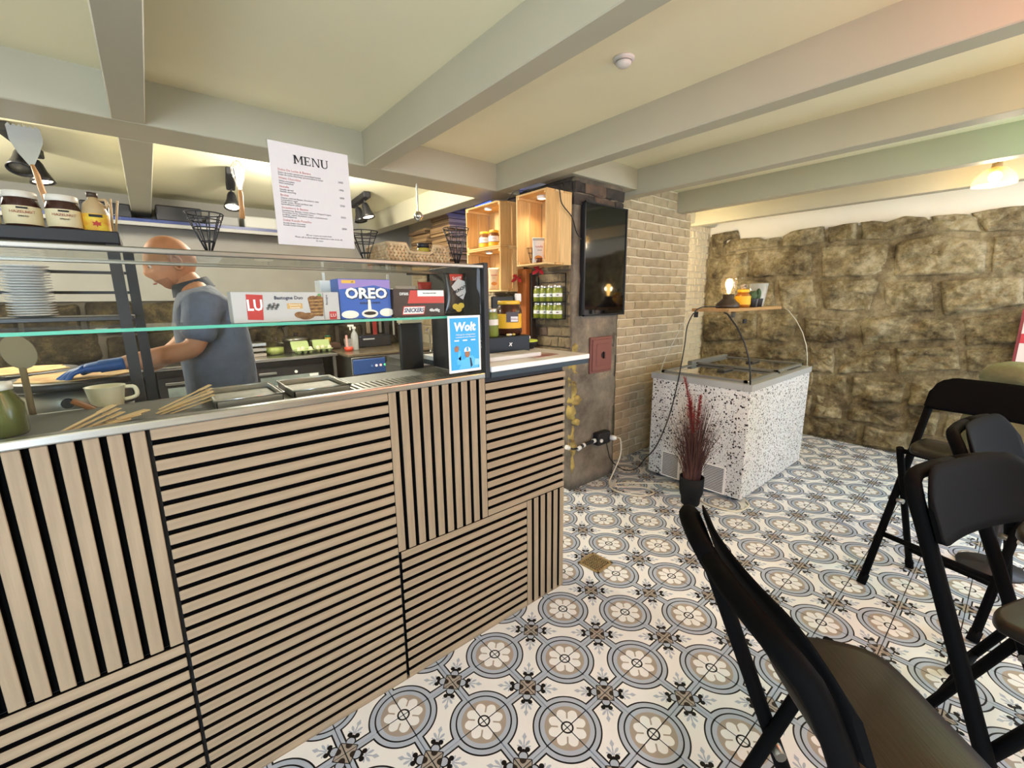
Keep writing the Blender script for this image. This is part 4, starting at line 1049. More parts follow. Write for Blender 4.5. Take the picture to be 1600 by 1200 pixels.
MB().box(-.03, -.012, -.02, -.008, .05, .17).build('brush_handle', mat('pale_red', '#d9a49a', .5), T)
o = MB().box(-.11, .11, -.07, .07, 0, .07, bev=.02, seg=2).build('bread_bag', mat('brown_bag', '#4c3424', .7, bump=.4)); o.location = (.99, 3.74, .9); tag(o, 'dark brown bag lying between the egg cartons and spray bottle', 'bag')
T = thing('green_cap_jar', 'small yellow jar with green cap on the brown bag', 'jar', (.98, 3.74, .971))
MB().lathe([(0, 0), (.03, 0), (.03, .06), (0, .06)], n=16).build('jar', mat('mustard', '#c9a23a', .4), T); MB().lathe([(.031, .06), (.031, .08), (0, .08)], n=16).build('cap', mat('cap_green', '#2f6b4a', .4), T)
# utensil rail at the right of the kitchen back wall
O = (1.75, 3.85, 1.36); T = thing('utensil_rail', 'black wall rail with kitchen tools hanging above the back worktop', 'tool rail', O)
MB().rod((1.4, 3.855, 1.36), (2.05, 3.855, 1.36), .008).build('rail', M_BLACK, T, O)
for k, (x, c, L, w_) in enumerate(((1.48, '#8a7a66', .3, .045), (1.56, '#9c2c28', .34, .05), (1.63, '#7d7a74', .3, .03), (1.71, '#26262a', .36, .06), (1.80, '#a9a7a0', .34, .02), (1.92, '#b58a35', .4, .07))):
    MB().box(x-w_/2, x+w_/2, 3.82, 3.845, 1.34-L, 1.36, bev=.006).build('hanging_tool', mat('tool_%d' % k, c, .5), T, O)
O = (1.45, 3.8, .9); T = thing('dark_toaster', 'low dark box appliance on the back worktop under the tool rail', 'appliance', O)
MB().box(1.28, 1.66, 3.6, 3.76, .9, 1.03, bev=.015, seg=2).build('housing', mat('appliance_navy', '#23262d', .3), T, O); MB().box(1.32, 1.45, 3.59, 3.60, .985, 1.0).build('display', mat('display_pale', '#b9bdc0', .4), T, O)
# sink with tap
O = (1.35, 2.2, 0); T = thing('hand_sink', 'steel sink with a small tap at the right kitchen side', 'sink', O)
MB().box(1.05, 1.65, 2.0, 2.4, .0, .88).build('cabinet', mat('bench_cabinet', '#3a3a39', .5), T, O)
b = MB(); b.box(1.05, 1.65, 2.0, 2.03, .88, .94); b.box(1.05, 1.65, 2.37, 2.4, .88, .94); b.box(1.05, 1.08, 2.0, 2.4, .88, .94); b.box(1.62, 1.65, 2.0, 2.4, .88, .94); b.build('basin_rim', M_STEEL, T, O)
MB().tube(smooth([(1.5, 2.39, .94), (1.5, 2.39, 1.1), (1.47, 2.36, 1.16), (1.42, 2.32, 1.13)], 5), .009, 8).build('tap', M_CHROME, T, O)

# ---------------------------------------------------------------- high shelf on the back wall
O = (-.2, 3.8, 2.08); T = thing('high_shelf', 'long high shelf with blue edge under the kitchen ceiling', 'shelf', O)
MB().box(-1.6, .95, 3.62, 3.945, 2.085, 2.105).build('board', mat('shelf_dark', '#34363c', .6), T, O)
MB().box(-1.6, .95, 3.608, 3.62, 2.08, 2.105).build('blue_edge', mat('blue_edge', '#26386f', .4), T, O)
MB().box(-1.6, .95, 3.60, 3.64, 2.05, 2.078).build('pale_rail', mat('rail_pale', '#9b9a94', .5), T, O)
for k, (x0, x1, h, c, lab) in enumerate(((-1.5, -1.15, .12, '#2c2c30', 'black plastic crate at the far left of the high shelf'), (-.8, -.5, .11, '#232327', 'black plastic crate on the high shelf left of the ceiling beam'), (-.34, -.02, .13, '#2a2a2e', 'black plastic crate on the high shelf right of the ceiling beam'), (.02, .26, .09, '#8b8a86', 'grey box on the high shelf behind the hanging whisk'), (.30, .86, .11, '#b9b9b2', 'pale steel tray box on the high shelf by the menu'))):
    o = MB().box(-(x1-x0)/2, (x1-x0)/2, -.12, .12, 0, h, bev=.012, seg=2).build('storage_box', mat('storage_%d' % k, c, .5)); o.location = ((x0+x1)/2, 3.76, 2.105); tag(o, lab, 'box', 'boxes on the high kitchen shelf')

# ---------------------------------------------------------------- flattened cartons on a wall shelf, blue light strip
O = (1.95, 2.75, 1.72); T = thing('carton_shelf', 'dark wall shelf carrying the pile of flattened cartons', 'shelf', O)
MB().box(1.80, 2.13, 2.15, 3.4, 1.70, 1.725).build('board', M_BLACK, T, O)
for y in (2.3, 3.2): MB().box(1.95, 2.13, y-.01, y+.01, 1.6, 1.70).build('bracket', M_BLACK, T, O)
r_ = random.Random(12); CB = [mat('carton_%d' % k, c, .85, var=.12) for k, c in enumerate(('#8a6d4a', '#9b7c55', '#6d553b', '#a08158'))]
for pile, (yc, ztop) in enumerate(((3.12, 2.15), (2.68, 2.27))):
    z = 1.727; k = 0; pl_ = []
    while z < ztop:
        h = r_.uniform(.024, .034); hx = r_.uniform(.11, .14); hy = r_.uniform(.15, .19)
        o = MB().box(-hx, hx, -hy, hy, 0, h-.002, bev=.002).build('flat_carton', CB[k % 4]); o.location = (1.95+r_.uniform(-.02, .015), yc+r_.uniform(-.02, .02), z); o.rotation_euler = (0, 0, r_.uniform(-.08, .08))
        pl_.append(o); z += h; k += 1
    for q, o in enumerate(reversed(pl_)): tag(o, ORD[q]+' flattened brown carton from the top of the %s pile on the wall shelf' % ('left', 'right')[pile], 'carton', 'flattened cartons in the %s pile' % ('left', 'right')[pile])
o = MB().box(-.006, .006, -.3, .3, -.006, .006).build('led_strip', mat('led_blue', '#2a50ff', .4, emit=7)); o.location = (2.07, 2.1, 2.30); tag(o, 'blue glowing light strip behind the wooden crates', 'light strip')
point_light('blue_led_light', (1.98, 2.1, 2.2), 5.5, (.06, .16, 1.0), .08)

# ---------------------------------------------------------------- black rack on the bench with jars and plates
def rack():
    O = (-.85, .82, .985); T = thing('shelf_rack', 'black metal shelf rack standing on the work bench', 'rack', O)
    for (x, y) in ((-.556, .70), (-.525, .955), (-1.2, .70), (-1.2, .955)): MB().box(x-.015, x+.015, y-.013, y+.013, .985, 1.60).build('post', M_BLACK, T, O)
    MB().box(-1.22, -.535, .68, .975, 1.60, 1.638, bev=.003).build('top_shelf', M_BLACK, T, O)
    MB().box(-1.22, -.535, .69, .965, 1.362, 1.376, bev=.002).build('middle_shelf', mat('rack_shelf', '#232325', .4), T, O)
    b = MB(); b.box(-1.2, -.54, .945, .955, 1.45, 1.46); b.box(-1.2, -.54, .945, .955, 1.52, 1.53); b.build('back_rail', M_BLACK, T, O)
rack()
pm = MB().lathe([(0, 0), (.034, 0), (.054, .0055), (.056, .007), (.052, .0062), (.032, .002), (0, .002)], n=30).mesh('plate', mat('plate_white', '#e9e7e2', .3))
for k in range(19):
    o = link('plate', pm); o.location = (-.775+.0008*math.sin(k*2.1), .815, 1.3765+.0083*k)
    tag(o, ORD[18-k]+' white plate from the top of the tall stack on the black rack', 'plate', 'white plates stacked on the rack')
for k, (x, lab) in enumerate(((-.838, 'hazelnut spread jar cut by the left edge on the black rack'), (-.749, 'hazelnut spread jar with white lid, left of the notched spatula'), (-.660, 'hazelnut spread jar with white lid, next to the syrup jug'))):
    T = thing('spread_jar', lab, 'jar', (x, .80, 1.638), group='hazelnut spread jars on the rack')
    MB().lathe([(0, 0), (.034, 0), (.04, .006), (.041, .07), (.036, .088), (.034, .093), (0, .093)], n=26).build('jar', mat('spread_brown', '#3b2018', .25), T)
    MB().lathe([(.0415, .014), (.0420, .066)], n=30, a0=PI*.95, a1=PI*2.05, cap=False).build('label', mat('label_cream', '#d9cda4', .7), T)
    MB().lathe([(.037, .091), (.038, .093), (.038, .108), (.036, .11), (0, .11)], n=26).build('lid', mat('lid_ivory', '#d6d2c4', .5), T)
    D = Vector((CAM.x-x, CAM.y-.80, 0)).normalized(); R_ = Vector((-D.y, D.x, 0))
    Mx = basis((R_, Vector((0, 0, 1)), D), D*.0432+Vector((0, 0, .048)))
    text_mesh('HAZELNUT', .0105, Mx, mat('label_red', '#9c4a3a', .7), 'lettering', T)
    text_mesh('SPREAD', .0065, basis((R_, Vector((0, 0, 1)), D), D*.0432+Vector((0, 0, .036))), M_INK, 'lettering', T)
    prt('label_bar', basis((R_, Vector((0, 0, 1)), D), D*.0428+Vector((0, 0, .06))), rect(-.012, .012, -.0025, .0025), M_INK, T)
T = thing('syrup_jug', 'beige maple syrup jug with orange label on the rack end', 'jug', (-.587, .80, 1.638)); 
MB().lathe([(0, 0), (.03, 0), (.033, .006), (.033, .07), (.026, .095), (.013, .108), (.012, .118), (0, .118)], n=24).build('body', mat('jug_beige', '#b49a70', .45), T)
MB().lathe([(.014, .116), (.014, .13), (0, .132)], n=16).build('cap', mat('cap_brown', '#3a2a1e', .5), T)
MB().tube([(.012, 0, .11), (.03, -.004, .112), (.034, -.004, .095), (.028, 0, .085)], .005, 8).build('handle', mat('jug_beige', '#b49a70', .45), T)
MB().lathe([(.0336, .006), (.0336, .062)], n=24, a0=PI*.9, a1=PI*2.1, cap=False).build('label', mat('label_orange', '#d9922a', .6, col2='#e2c33a', vscale=40), T)
D = Vector((CAM.x+.587, CAM.y-.80, 0)).normalized(); R_ = Vector((-D.y, D.x, 0))
prt('maple_leaf', basis((R_, Vector((0, 0, 1)), D), D*.0346+Vector((0, 0, .03))), [(0, .011), (.004, .005), (.011, .006), (.008, 0), (.010, -.005), (.002, -.004), (0, -.011), (-.002, -.004), (-.010, -.005), (-.008, 0), (-.011, .006), (-.004, .005)], mat('maple_red', '#b03324', .6), T)
prt('label_band', basis((R_, Vector((0, 0, 1)), D), D*.0344+Vector((0, 0, .055))), rect(-.016, .016, -.004, .004), M_INK, T)
T = thing('whisk_jar', 'clear jar of small tongs beside the syrup jug', 'jar', (-.56, .90, 1.638))
MB().lathe([(0, 0), (.03, 0), (.033, .08)], n=20, cap=False).build('jar', M_GLASS, T)
for k in range(5): MB().rod((.01*math.cos(k*1.3), .01*math.sin(k*1.3), .004), (.032*math.cos(k*1.3), .032*math.sin(k*1.3), .13), .003, 6).build('tong', M_STEEL if k % 2 else mat('beech', '#d8b98a', .5), T)

# ---------------------------------------------------------------- inside the case: bins, forks, jugs
def bin_(x0, x1, y0, y1, z0, z1, label):
    O = ((x0+x1)/2, (y0+y1)/2, z0); T = thing('steel_bin', label, 'food bin', O, group='steel food bins behind the glass')
    b = MB()
    b.box(x0, x1, y0, y0+.004, z0, z1); b.box(x0, x1, y1-.004, y1, z0, z1); b.box(x0, x0+.004, y0, y1, z0, z1); b.box(x1-.004, x1, y0, y1, z0, z1); b.box(x0, x1, y0, y1, z0, z0+.004); b.build('tub', M_STEEL, T, O)
    b = MB(); b.box(x0-.008, x1+.008, y0-.008, y0+.006, z1, z1+.004); b.box(x0-.008, x1+.008, y1-.006, y1+.008, z1, z1+.004); b.box(x0-.008, x0+.006, y0, y1, z1, z1+.004); b.box(x1-.006, x1+.008, y0, y1, z1, z1+.004); b.build('rim', M_STEEL, T, O)
bin_(-.80, -.60, .53, .65, .986, 1.09, 'long steel food bin behind the bundle of wooden forks')
bin_(-.58, -.44, .53, .65, .986, 1.09, 'square steel food bin below the white pitcher')
T = thing('white_pitcher', 'white plastic measuring pitcher beside the rack post', 'pitcher', (-.63, .60, 1.098))
MB().lathe([(0, 0), (.035, 0), (.038, .01), (.047, .066), (.049, .068), (.045, .068), (.036, .012), (0, .008)], n=28).build('body', mat('pitcher_white', '#e3dcb9', .4), T)
MB().tube(smooth([(.043, 0, .060), (.068, 0, .056), (.070, 0, .028), (.040, 0, .02)], 4), .006, 8).build('handle', mat('pitcher_white', '#e3dcb9', .4), T)
def forks(x, y, rz, n, label):
    T = thing('wooden_forks', label, 'wooden forks', (x, y, 1.12), rz, 'bundles of wooden forks')
    for k in range(n):
        b = MB(); b.box(-.06, .05, -.005, .005, 0, .0016); b.box(.05, .085, -.009, .009, 0, .0016)
        F = b.build('fork', mat('birch', '#c7a877', .7), T); F.location = (k*.004, (k-n/2)*.011, .003+.004*(k % 3)+.0025*k); F.rotation_euler = (0, -.22-.02*k, .04*k-.08)
forks(-.47, .30, .25, 6, 'bundle of wooden forks inside the case below the pitcher'); forks(-.66, .22, .75, 4, 'loose wooden forks at the left in the case'); 
for k in range(3):
    o = MB().box(-.035, .035, -.012, .012, 0, .004, bev=.0015).build('wooden_spoon', mat('birch', '#c7a877', .7)); o.location = (-.60+.02*k, .23+.01*k, 1.121+.005*k); o.rotation_euler = (0, -.1, .3*k)
    tag(o, ('lowest', 'middle', 'upper')[k]+' flat wooden tasting spoon in the case beside the loose forks', 'spoon', 'tasting spoons in the case')
T = thing('brown_scoop', 'brown wooden scoop leaning on the steel bin rim', 'scoop', (-.66, .50, 1.10))
MB().obox((0, 0, .02), (.8, 0, -.6), (0, 1, 0), (.6, 0, .8), .045, .016, .006, .003).build('blade', mat('scoop_brown', '#8b5a2c', .6), T)
T = thing('pickle_jar', 'dark green pistachio jar at the left edge behind the glass', 'jar', (-.785, .27, 1.12))
MB().lathe([(0, 0), (.036, 0), (.04, .006), (.04, .07), (.026, .10), (.026, .108), (0, .108)], n=26).build('jar', mat('pistachio_dark', '#4e5221', .25), T)
MB().lathe([(.028, .106), (.028, .122), (0, .124)], n=22).build('lid', mat('lid_ivory', '#d6d2c4', .5), T)
pm2 = MB().lathe([(0, 0), (.04, 0), (.058, .008), (.055, .0085), (.038, .003), (0, .003)], n=26).mesh('plate', mat('plate_black', '#24211d', .4))
for k in range(8):
    o = link('dark_plate', pm2); o.location = (-.875, .56, 1.0+.016*k+.1); tag(o, ORD[7-k]+' dark plate from the top of the low stack behind the glass', 'plate', 'dark plates behind the glass')
o = MB().cyl((0, 0, 0), .05, .113, 20).build('plate_pedestal', M_BLACK); o.location = (-.875, .56, .985); tag(o, 'black pedestal carrying the low stack of dark plates', 'stand')
T = thing('wooden_paddle', 'oval wooden paddle standing at the left edge behind the glass', 'paddle', (-.80, .66, 1.0))
MB().prism([(x_, 0, z_) for x_, z_ in ell(0, .28, .035, .05, 24, .2)], (0, .008, 0)).build('blade', mat('paddle_wood', '#7a6c4c', .7), T)
MB().rod((-.002, .004, 0), (0, .004, .235), .008).build('handle', mat('paddle_wood', '#7a6c4c', .7), T)

# ---------------------------------------------------------------- track spotlights
def track_lamp(x, y, ax, heads, label, watts):
    T = thing('track_spotlight', label, 'spotlight', (x, y, ZC), group='black ceiling spotlights in the kitchen')
    ax = Vector(ax).normalized()
    b = MB(); b.bar(Vector((0, 0, -.03))-ax*.26, Vector((0, 0, -.03))+ax*.26, .06, .05, bev=.006); b.build('track', M_BLACK, T)
    for k, (s, tx, ty, on_) in enumerate(heads):
        p = ax*s+Vector((0, 0, -.085)); d = Vector((tx, ty, -1)).normalized()
        MB().rod(ax*s+Vector((0, 0, -.05)), p, .007, 8).build('swivel', M_BLACK, T)
        H = MB().lathe([(0, -.005), (.022, 0), (.03, .02), (.036, .06), (.05, .10), (.058, .125), (.052, .125), (.04, .08)], p, 22, d, cap=False).build('lamp_head', mat('lamp_head_black', '#1d1d20', .35), T)
        MB().lathe([(0, 0), (.045, .0), (.045, .008), (0, .012)], p+d*.108, 20, d).build('lens', mat('lamp_lens_on', '#ffe9bd', .4, emit=22) if on_ else mat('lamp_lens_off', '#55524a', .3), H)
        if on_: spot_light('spot', p+d*.14, p+d*2, watts, NEUT, 120, .8, .04, T)
track_lamp(-.92, 2.55, (.12, 1, 0), ((.18, .15, -.1, 1), (-.02, -.1, -.5, 0)), 'black ceiling spotlight above the jars at the left', 55)
track_lamp(.10, 2.75, (.12, 1, 0), ((.2, -.1, -.35, 1),), 'black ceiling spotlight behind the hanging whisk', 55)
track_lamp(1.10, 2.85, (.1, 1, 0), ((.05, .1, -.15, 0), (-.16, .15, -.2, 1)), 'black ceiling spotlight with two heads right of the menu', 55)

# ---------------------------------------------------------------- utensils hung from the cross beam
O = (-.80, 1.63, ZB); T = thing('notched_spatula', 'large notched spatula with wooden handle hung blade up from the beam', 'spatula', O)
SM = mat('spatula_steel', '#c9cac6', .2, metal=.8)
P = [(-.05, -.015), (-.042, -.003), (-.034, -.015), (-.026, -.005), (-.018, -.015), (-.01, -.005), (-.002, -.015), (.006, -.005), (.014, -.015), (.022, -.005), (.03, -.015), (.038, -.005), (.05, -.015), (.052, -.06), (.035, -.11), (.012, -.16), (-.004, -.165), (-.03, -.12), (-.048, -.07)]
MB().prism([(x_, 0, z_) for x_, z_ in P], (0, .002, 0)).build('blade', SM, T)
MB().tube([(.004, .001, -.16), (.012, .001, -.2), (.018, .001, -.26), (.03, .001, -.34)], .009, 10, radii=[.006, .010, .011, .008]).build('handle', mat('beech_handle', '#b98a56', .5), T)
MB().rod((0, .001, -.008), (0, .001, 0), .001, 5).build('hanging_wire', M_STEELD, T)
O = (-.03, 1.63, ZB); T = thing('balloon_whisk', 'wire whisk with wooden handle hung head up from the beam', 'whisk', O)
for k in range(7):
    a = PI*k/7; P = [(.028*math.sin(PI*f)**.7*math.cos(a)*(1 if f < .5 else 1), .028*math.sin(PI*f)**.7*math.sin(a), -.145+.14*f) for f in (i/10 for i in range(6))]
    P2 = [(-x_, -y_, z_) for x_, y_, z_ in P[::-1]]
    pts = [( .006*math.cos(a), .006*math.sin(a), -.16)]+[(.03*math.cos(a)*math.sin(PI*min(1, .15+.85*f*1.0)*.5), .03*math.sin(a)*math.sin(PI*min(1, .15+.85*f)*.5), -.16+.135*f) for f in (.2, .45, .7, .9)]+[(0, 0, -.004)]+[(-.03*math.cos(a)*math.sin(PI*min(1, .15+.85*f)*.5), -.03*math.sin(a)*math.sin(PI*min(1, .15+.85*f)*.5), -.16+.135*f) for f in (.9, .7, .45, .2)]+[(-.006*math.cos(a), -.006*math.sin(a), -.16)]
    MB().tube(smooth(pts, 3), .0011, 5).build('wire', M_CHROME, T)
MB().tube([(0, 0, -.155), (0, 0, -.17), (-.003, 0, -.24), (-.006, 0, -.30)], .011, 10, radii=[.008, .012, .012, .013]).build('handle', mat('beech_handle', '#b98a56', .5), T)
O = (.963, 1.5, ZB); T = thing('hanging_ladle', 'shiny steel ladle hanging straight down from the cross beam', 'ladle', O)
MB().box(-.005, .005, -.0015, .0015, -.17, 0).build('handle', M_STEEL, T)
MB().ball((0, 0, -.20), .031, 22, 14).build('bowl', M_CHROME, T)

# square ceiling panel lamp partly hidden by the menu, and one added out of view to brighten the kitchen
def panel_lamp(x, y, label, watts):
    T = thing('panel_lamp', label, 'lamp', (x, y, ZC), group='square ceiling panel lamps in the kitchen')
    MB().box(-.15, .15, -.15, .15, -.03, 0, bev=.003).build('frame', M_WHITE, T)
    MB().box(-.135, .135, -.135, .135, -.034, -.029).build('diffuser', mat('panel_diffuser', '#fff1cf', .5, emit=5), T)
    point_light('panel_light', (0, 0, -.13), watts, NEUT, .1, T)
panel_lamp(.47, 2.05, 'square lit ceiling panel lamp partly hidden behind the menu', 95)
panel_lamp(-1.6, 2.3, 'unseen square ceiling panel lamp added to light the left end of the kitchen', 85)

for k, (x, y0, y1, lab) in enumerate(((-.30, .20, .44, 'shallow steel tray in the case below the grey biscuit box'), (-.10, .20, .44, 'shallow steel tray in the case below the blue cookie box'))):
    T = thing('shallow_tray', lab, 'tray', (x, .32, 1.1195), group='shallow trays in the case')
    b = MB(); b.box(-.085, .085, -.11, -.107, 0, .026); b.box(-.085, .085, .107, .11, 0, .026); b.box(-.085, -.082, -.11, .11, 0, .026); b.box(.082, .085, -.11, .11, 0, .026); b.box(-.085, .085, -.11, .11, 0, .002); b.build('tub', M_STEEL, T)
    b = MB(); b.tube([(-.088, -.113, .026), (.088, -.113, .026), (.088, .113, .026), (-.088, .113, .026)], .003, 6, closed=True); b.build('rim', M_STEEL, T)
    MB().box(-.078, .078, -.102, .102, .003, .012).build('sliced_fruit', mat('fruit_%d' % k, ('#8d8a7c', '#a39c88')[k], .6, var=.2, vscale=30), T)
# ================================================================ the cook
def skin_mesh(name, pts, edges, rad, sub=2, root=0):
    me = bpy.data.meshes.new(name); me.from_pydata([Vector(p) for p in pts], edges, [])
    o = bpy.data.objects.new('tmp_skin', me); COL.objects.link(o)
    sk = o.modifiers.new('s', 'SKIN'); sk.use_smooth_shade = True
    for i, r in enumerate(rad):
        d = me.skin_vertices[0].data[i]; d.radius = (r, r) if not isinstance(r, tuple) else r; d.use_root = (i == root)
    ss = o.modifiers.new('u', 'SUBSURF'); ss.levels = sub; ss.render_levels = sub
    dg = bpy.context.evaluated_depsgraph_get(); out = bpy.data.meshes.new_from_object(o.evaluated_get(dg))
    bpy.data.objects.remove(o); out.name = name
    for f in out.polygons: f.use_smooth = True
    return out
def cook():
    O = (-.30, 1.33, 0)
    T = thing('person', 'bald man in grey blue shirt and blue gloves working at the griddle', 'person', O)
    SK = mat('skin', '#c58f6c', .55, var=.06, vscale=25); SH = mat('shirt_grey_blue', '#6a7486', .85, var=.10, vscale=22, bump=.6, bscale=26)
    def put(name, me, m, par=T):
        me.transform(Matrix.Translation(-Vector(O))); me.materials.clear(); me.materials.append(m); return link(name, me, par)
    # body: pelvis, spine, neck, legs, arms in one skin
    P = [(-.265, 1.33, .95), (-.262, 1.33, 1.12), (-.272, 1.33, 1.30), (-.30, 1.335, 1.43), (-.335, 1.34, 1.51), (-.36, 1.345, 1.56),
         (-.305, 1.20, 1.405), (-.355, 1.145, 1.215), (-.49, 1.12, 1.195), (-.625, 1.10, 1.178),
         (-.305, 1.47, 1.405), (-.38, 1.54, 1.22), (-.50, 1.50, 1.13), (-.60, 1.46, 1.09),
         (-.265, 1.24, .90), (-.29, 1.23, .50), (-.26, 1.22, .09), (-.38, 1.22, .04),
         (-.265, 1.42, .90), (-.28, 1.43, .50), (-.25, 1.43, .09), (-.37, 1.44, .04)]
    Ed = [(0, 1), (1, 2), (2, 3), (3, 4), (4, 5), (3, 6), (6, 7), (7, 8), (8, 9), (3, 10), (10, 11), (11, 12), (12, 13), (0, 14), (14, 15), (15, 16), (16, 17), (0, 18), (18, 19), (19, 20), (20, 21)]
    Rr = [(.085, .085), (.08, .08), (.095, .10), (.075, .09), .056, .054, .058, .045, .043, .028, .058, .045, .04, .028, .085, .06, .042, .035, .085, .06, .042, .035]
    put('body', skin_mesh('body', P, Ed, Rr), SK)
    # shirt: torso and short sleeves, looser than the body
    P2 = [(-.262, 1.33, .82), (-.255, 1.33, 1.05), (-.262, 1.33, 1.18), (-.272, 1.33, 1.31), (-.298, 1.335, 1.425), (-.318, 1.338, 1.475),
          (-.305, 1.185, 1.405), (-.33, 1.155, 1.31), (-.352, 1.14, 1.24), (-.305, 1.485, 1.405), (-.345, 1.52, 1.31), (-.368, 1.535, 1.24)]
    E2 = [(0, 1), (1, 2), (2, 3), (3, 4), (4, 5), (4, 6), (6, 7), (7, 8), (4, 9), (9, 10), (10, 11)]
    R2 = [(.135, .165), (.133, .165), (.13, .165), (.128, .168), (.096, .128), .074, .082, .076, .074, .082, .076, .074]
    shirt = put('shirt', skin_mesh('shirt', P2, E2, R2), SH)
    c = MB(); c.lathe([(.090, -.022), (.074, .030), (.067, .031), (.080, -.022)], (-.322, 1.339, 1.487), 28, (-.32, 0, 1), cap=False)
    c.build('collar', mat('collar_dark', '#3a424f', .85), shirt, O)
    # trousers and shoes
    P3 = [(-.265, 1.33, .95), (-.265, 1.24, .88), (-.29, 1.23, .50), (-.26, 1.22, .10), (-.265, 1.42, .88), (-.28, 1.43, .50), (-.25, 1.43, .10)]
    put('trousers', skin_mesh('trousers', P3, [(0, 1), (1, 2), (2, 3), (0, 4), (4, 5), (5, 6)], [(.125, .155), .098, .076, .062, .098, .076, .062]), mat('trousers_black', '#1c1d21', .9))
    for y in (1.22, 1.43): put('shoe', skin_mesh('shoe', [(-.23, y, .05), (-.30, y, .045), (-.39, y+.01, .04)], [(0, 1), (1, 2)], [.052, .05, .04]), mat('shoe_black', '#17171a', .6))
    # apron panel
    # head
    fw = Vector((-math.cos(.33), 0, -math.sin(.33))); up = Vector((-math.sin(.33), 0, math.cos(.33))); sd = fw.cross(up)
    hc = Vector((-.385, 1.348, 1.598))
    b = MB(); n, m_ = 40, 30; rings = []
    def g(x, y, s): return math.exp(-(x*x+y*y)/(s*s))
    for i in range(m_+1):
        th = PI*i/m_; ring = []
        for k in range(n if 0 < i < m_ else 1):
            ph = 2*PI*k/n; f = math.sin(th)*math.cos(ph); s = math.sin(th)*math.sin(ph); u = -math.cos(th)
            x = f*.098; y = s*.076; z = u*.118
            if u < 0: y *= 1-.22*u*u; x = x*(1-.10*u*u)+(.012*-u if f > 0 else .018*-u)      # jaw narrower, chin forward
            if f < 0 and u < -.2: x += .02*(-u-.2)
            if f > 0:
                x += .020*g(s/.22, (u+.16)/.22, 1)*1.0                 # nose
                x += .006*g(s/.5, (u-.18)/.1, 1)                       # brow
                x -= .010*(g((s-.38)/.2, (u-.02)/.12, 1)+g((s+.38)/.2, (u-.02)/.12, 1))   # eye sockets
                x += .006*g(s/.3, (u+.52)/.07, 1)+.008*g(s/.3, (u+.86)/.14, 1)            # lips, chin
                x -= .004*g(s/.3, (u+.60)/.03, 1)
            ring.append(b.bm.verts.new(hc+fw*x+sd*y+up*z))
        rings.append(ring)
    for A, B in zip(rings, rings[1:]):
        for k in range(n):
            j = (k+1) % n
            if len(A) == 1: b._f([A[0], B[k], B[j]], True)
            elif len(B) == 1: b._f([A[k], A[j], B[0]], True)
            else: b._f([A[k], A[j], B[j], B[k]], True)
    head = b.build('head', SK, T, O)
    for q in (-1, 1):
        e = MB(); cpt = hc+sd*(q*.076)-fw*.008-up*.008
        e.tube([cpt+up*(.032*math.cos(t))+fw*(.016*math.sin(t)-.004)+sd*(q*.006) for t in (2*PI*i/16 for i in range(16))], .006, 8, closed=True)
        e.ball(cpt, .018, 10, 8, (1, .35, 1.3)); e.build('ear', SK, head, O)
        y_ = MB(); y_.ball(hc+fw*.078+sd*(q*.03)+up*.004, .0105, 12, 8); y_.build('eye', mat('eye_white', '#d8d2c8', .3), head, O)
        y_ = MB(); y_.ball(hc+fw*.0862+sd*(q*.031)+up*.003, .0045, 10, 6); y_.build('iris', mat('iris_dark', '#2c2320', .2), head, O)
        w_ = MB(); w_.tube([hc+fw*.096+sd*(q*.012)+up*.022, hc+fw*.094+sd*(q*.03)+up*.027, hc+fw*.08+sd*(q*.047)+up*.021], .0035, 6); w_.build('eyebrow', mat('brow_hair', '#6b5240', .9), head, O)
    mth = MB(); mth.tube([hc+fw*.094+sd*-.022+up*-.068, hc+fw*.103-up*.067, hc+fw*.094+sd*.022+up*-.068], .0035, 6); mth.build('mouth', mat('lip', '#a06453', .6), head, O)
    # stubble along the jaw
    def surf(th, ph, k_=1.0):
        f = math.sin(th)*math.cos(ph); s = math.sin(th)*math.sin(ph); u = -math.cos(th)
        x = f*.098; y = s*.076; z = u*.118
        if u < 0: y *= 1-.22*u*u; x = x*(1-.10*u*u)+(.012*-u if f > 0 else .018*-u)
        if f > 0:
            x += .020*g(s/.22, (u+.16)/.22, 1)+.006*g(s/.3, (u+.52)/.07, 1)+.008*g(s/.3, (u+.86)/.14, 1)-.004*g(s/.3, (u+.60)/.03, 1)
        return hc+fw*(x*k_)+sd*(y*k_)+up*(z*k_)
    st = MB(); gr = []
    for i in range(9):
        th = PI*(.07+.27*i/8); lim = 1.25-.02*i; gr.append([st.bm.verts.new(surf(th, -lim+2*lim*k/22, 1.006)) for k in range(23)])
    for A, B in zip(gr, gr[1:]):
        for k in range(22): st._f([A[k], A[k+1], B[k+1], B[k]], True)
    st.build('stubble', mat('stubble', '#b78363', .95, col2='#a5765b', vscale=300), head, O)
    # gloves
    GB = mat('nitrile_blue', '#2f62a8', .45, bump=.2, bscale=60)
    def glove(wr, d, side, spread, name):
        wr = Vector(wr); d = Vector(d).normalized(); s = Vector(side); s = (s-d*s.dot(d)).normalized(); dn = d.cross(s)
        if dn.z > 0: dn = -dn
        P = [wr-d*.05, wr, wr+d*.045, wr+d*.085]; E_ = [(0, 1), (1, 2), (2, 3)]; R_ = [(.034, .030), (.033, .027), (.042, .022), (.040, .019)]
        L = (.068, .078, .072, .056)
        for k in range(4):
            off = s*(.033-.022*k); base = wr+d*(.088-.004*abs(k-1))+off; i0 = len(P)
            kn = base+d*L[k]*.45+dn*.008; tip = base+d*L[k]*.95+dn*.026*(1+.2*k)
            P += [base, kn, tip]; E_ += [(3, i0), (i0, i0+1), (i0+1, i0+2)]; R_ += [.0105, .0095, .0085]
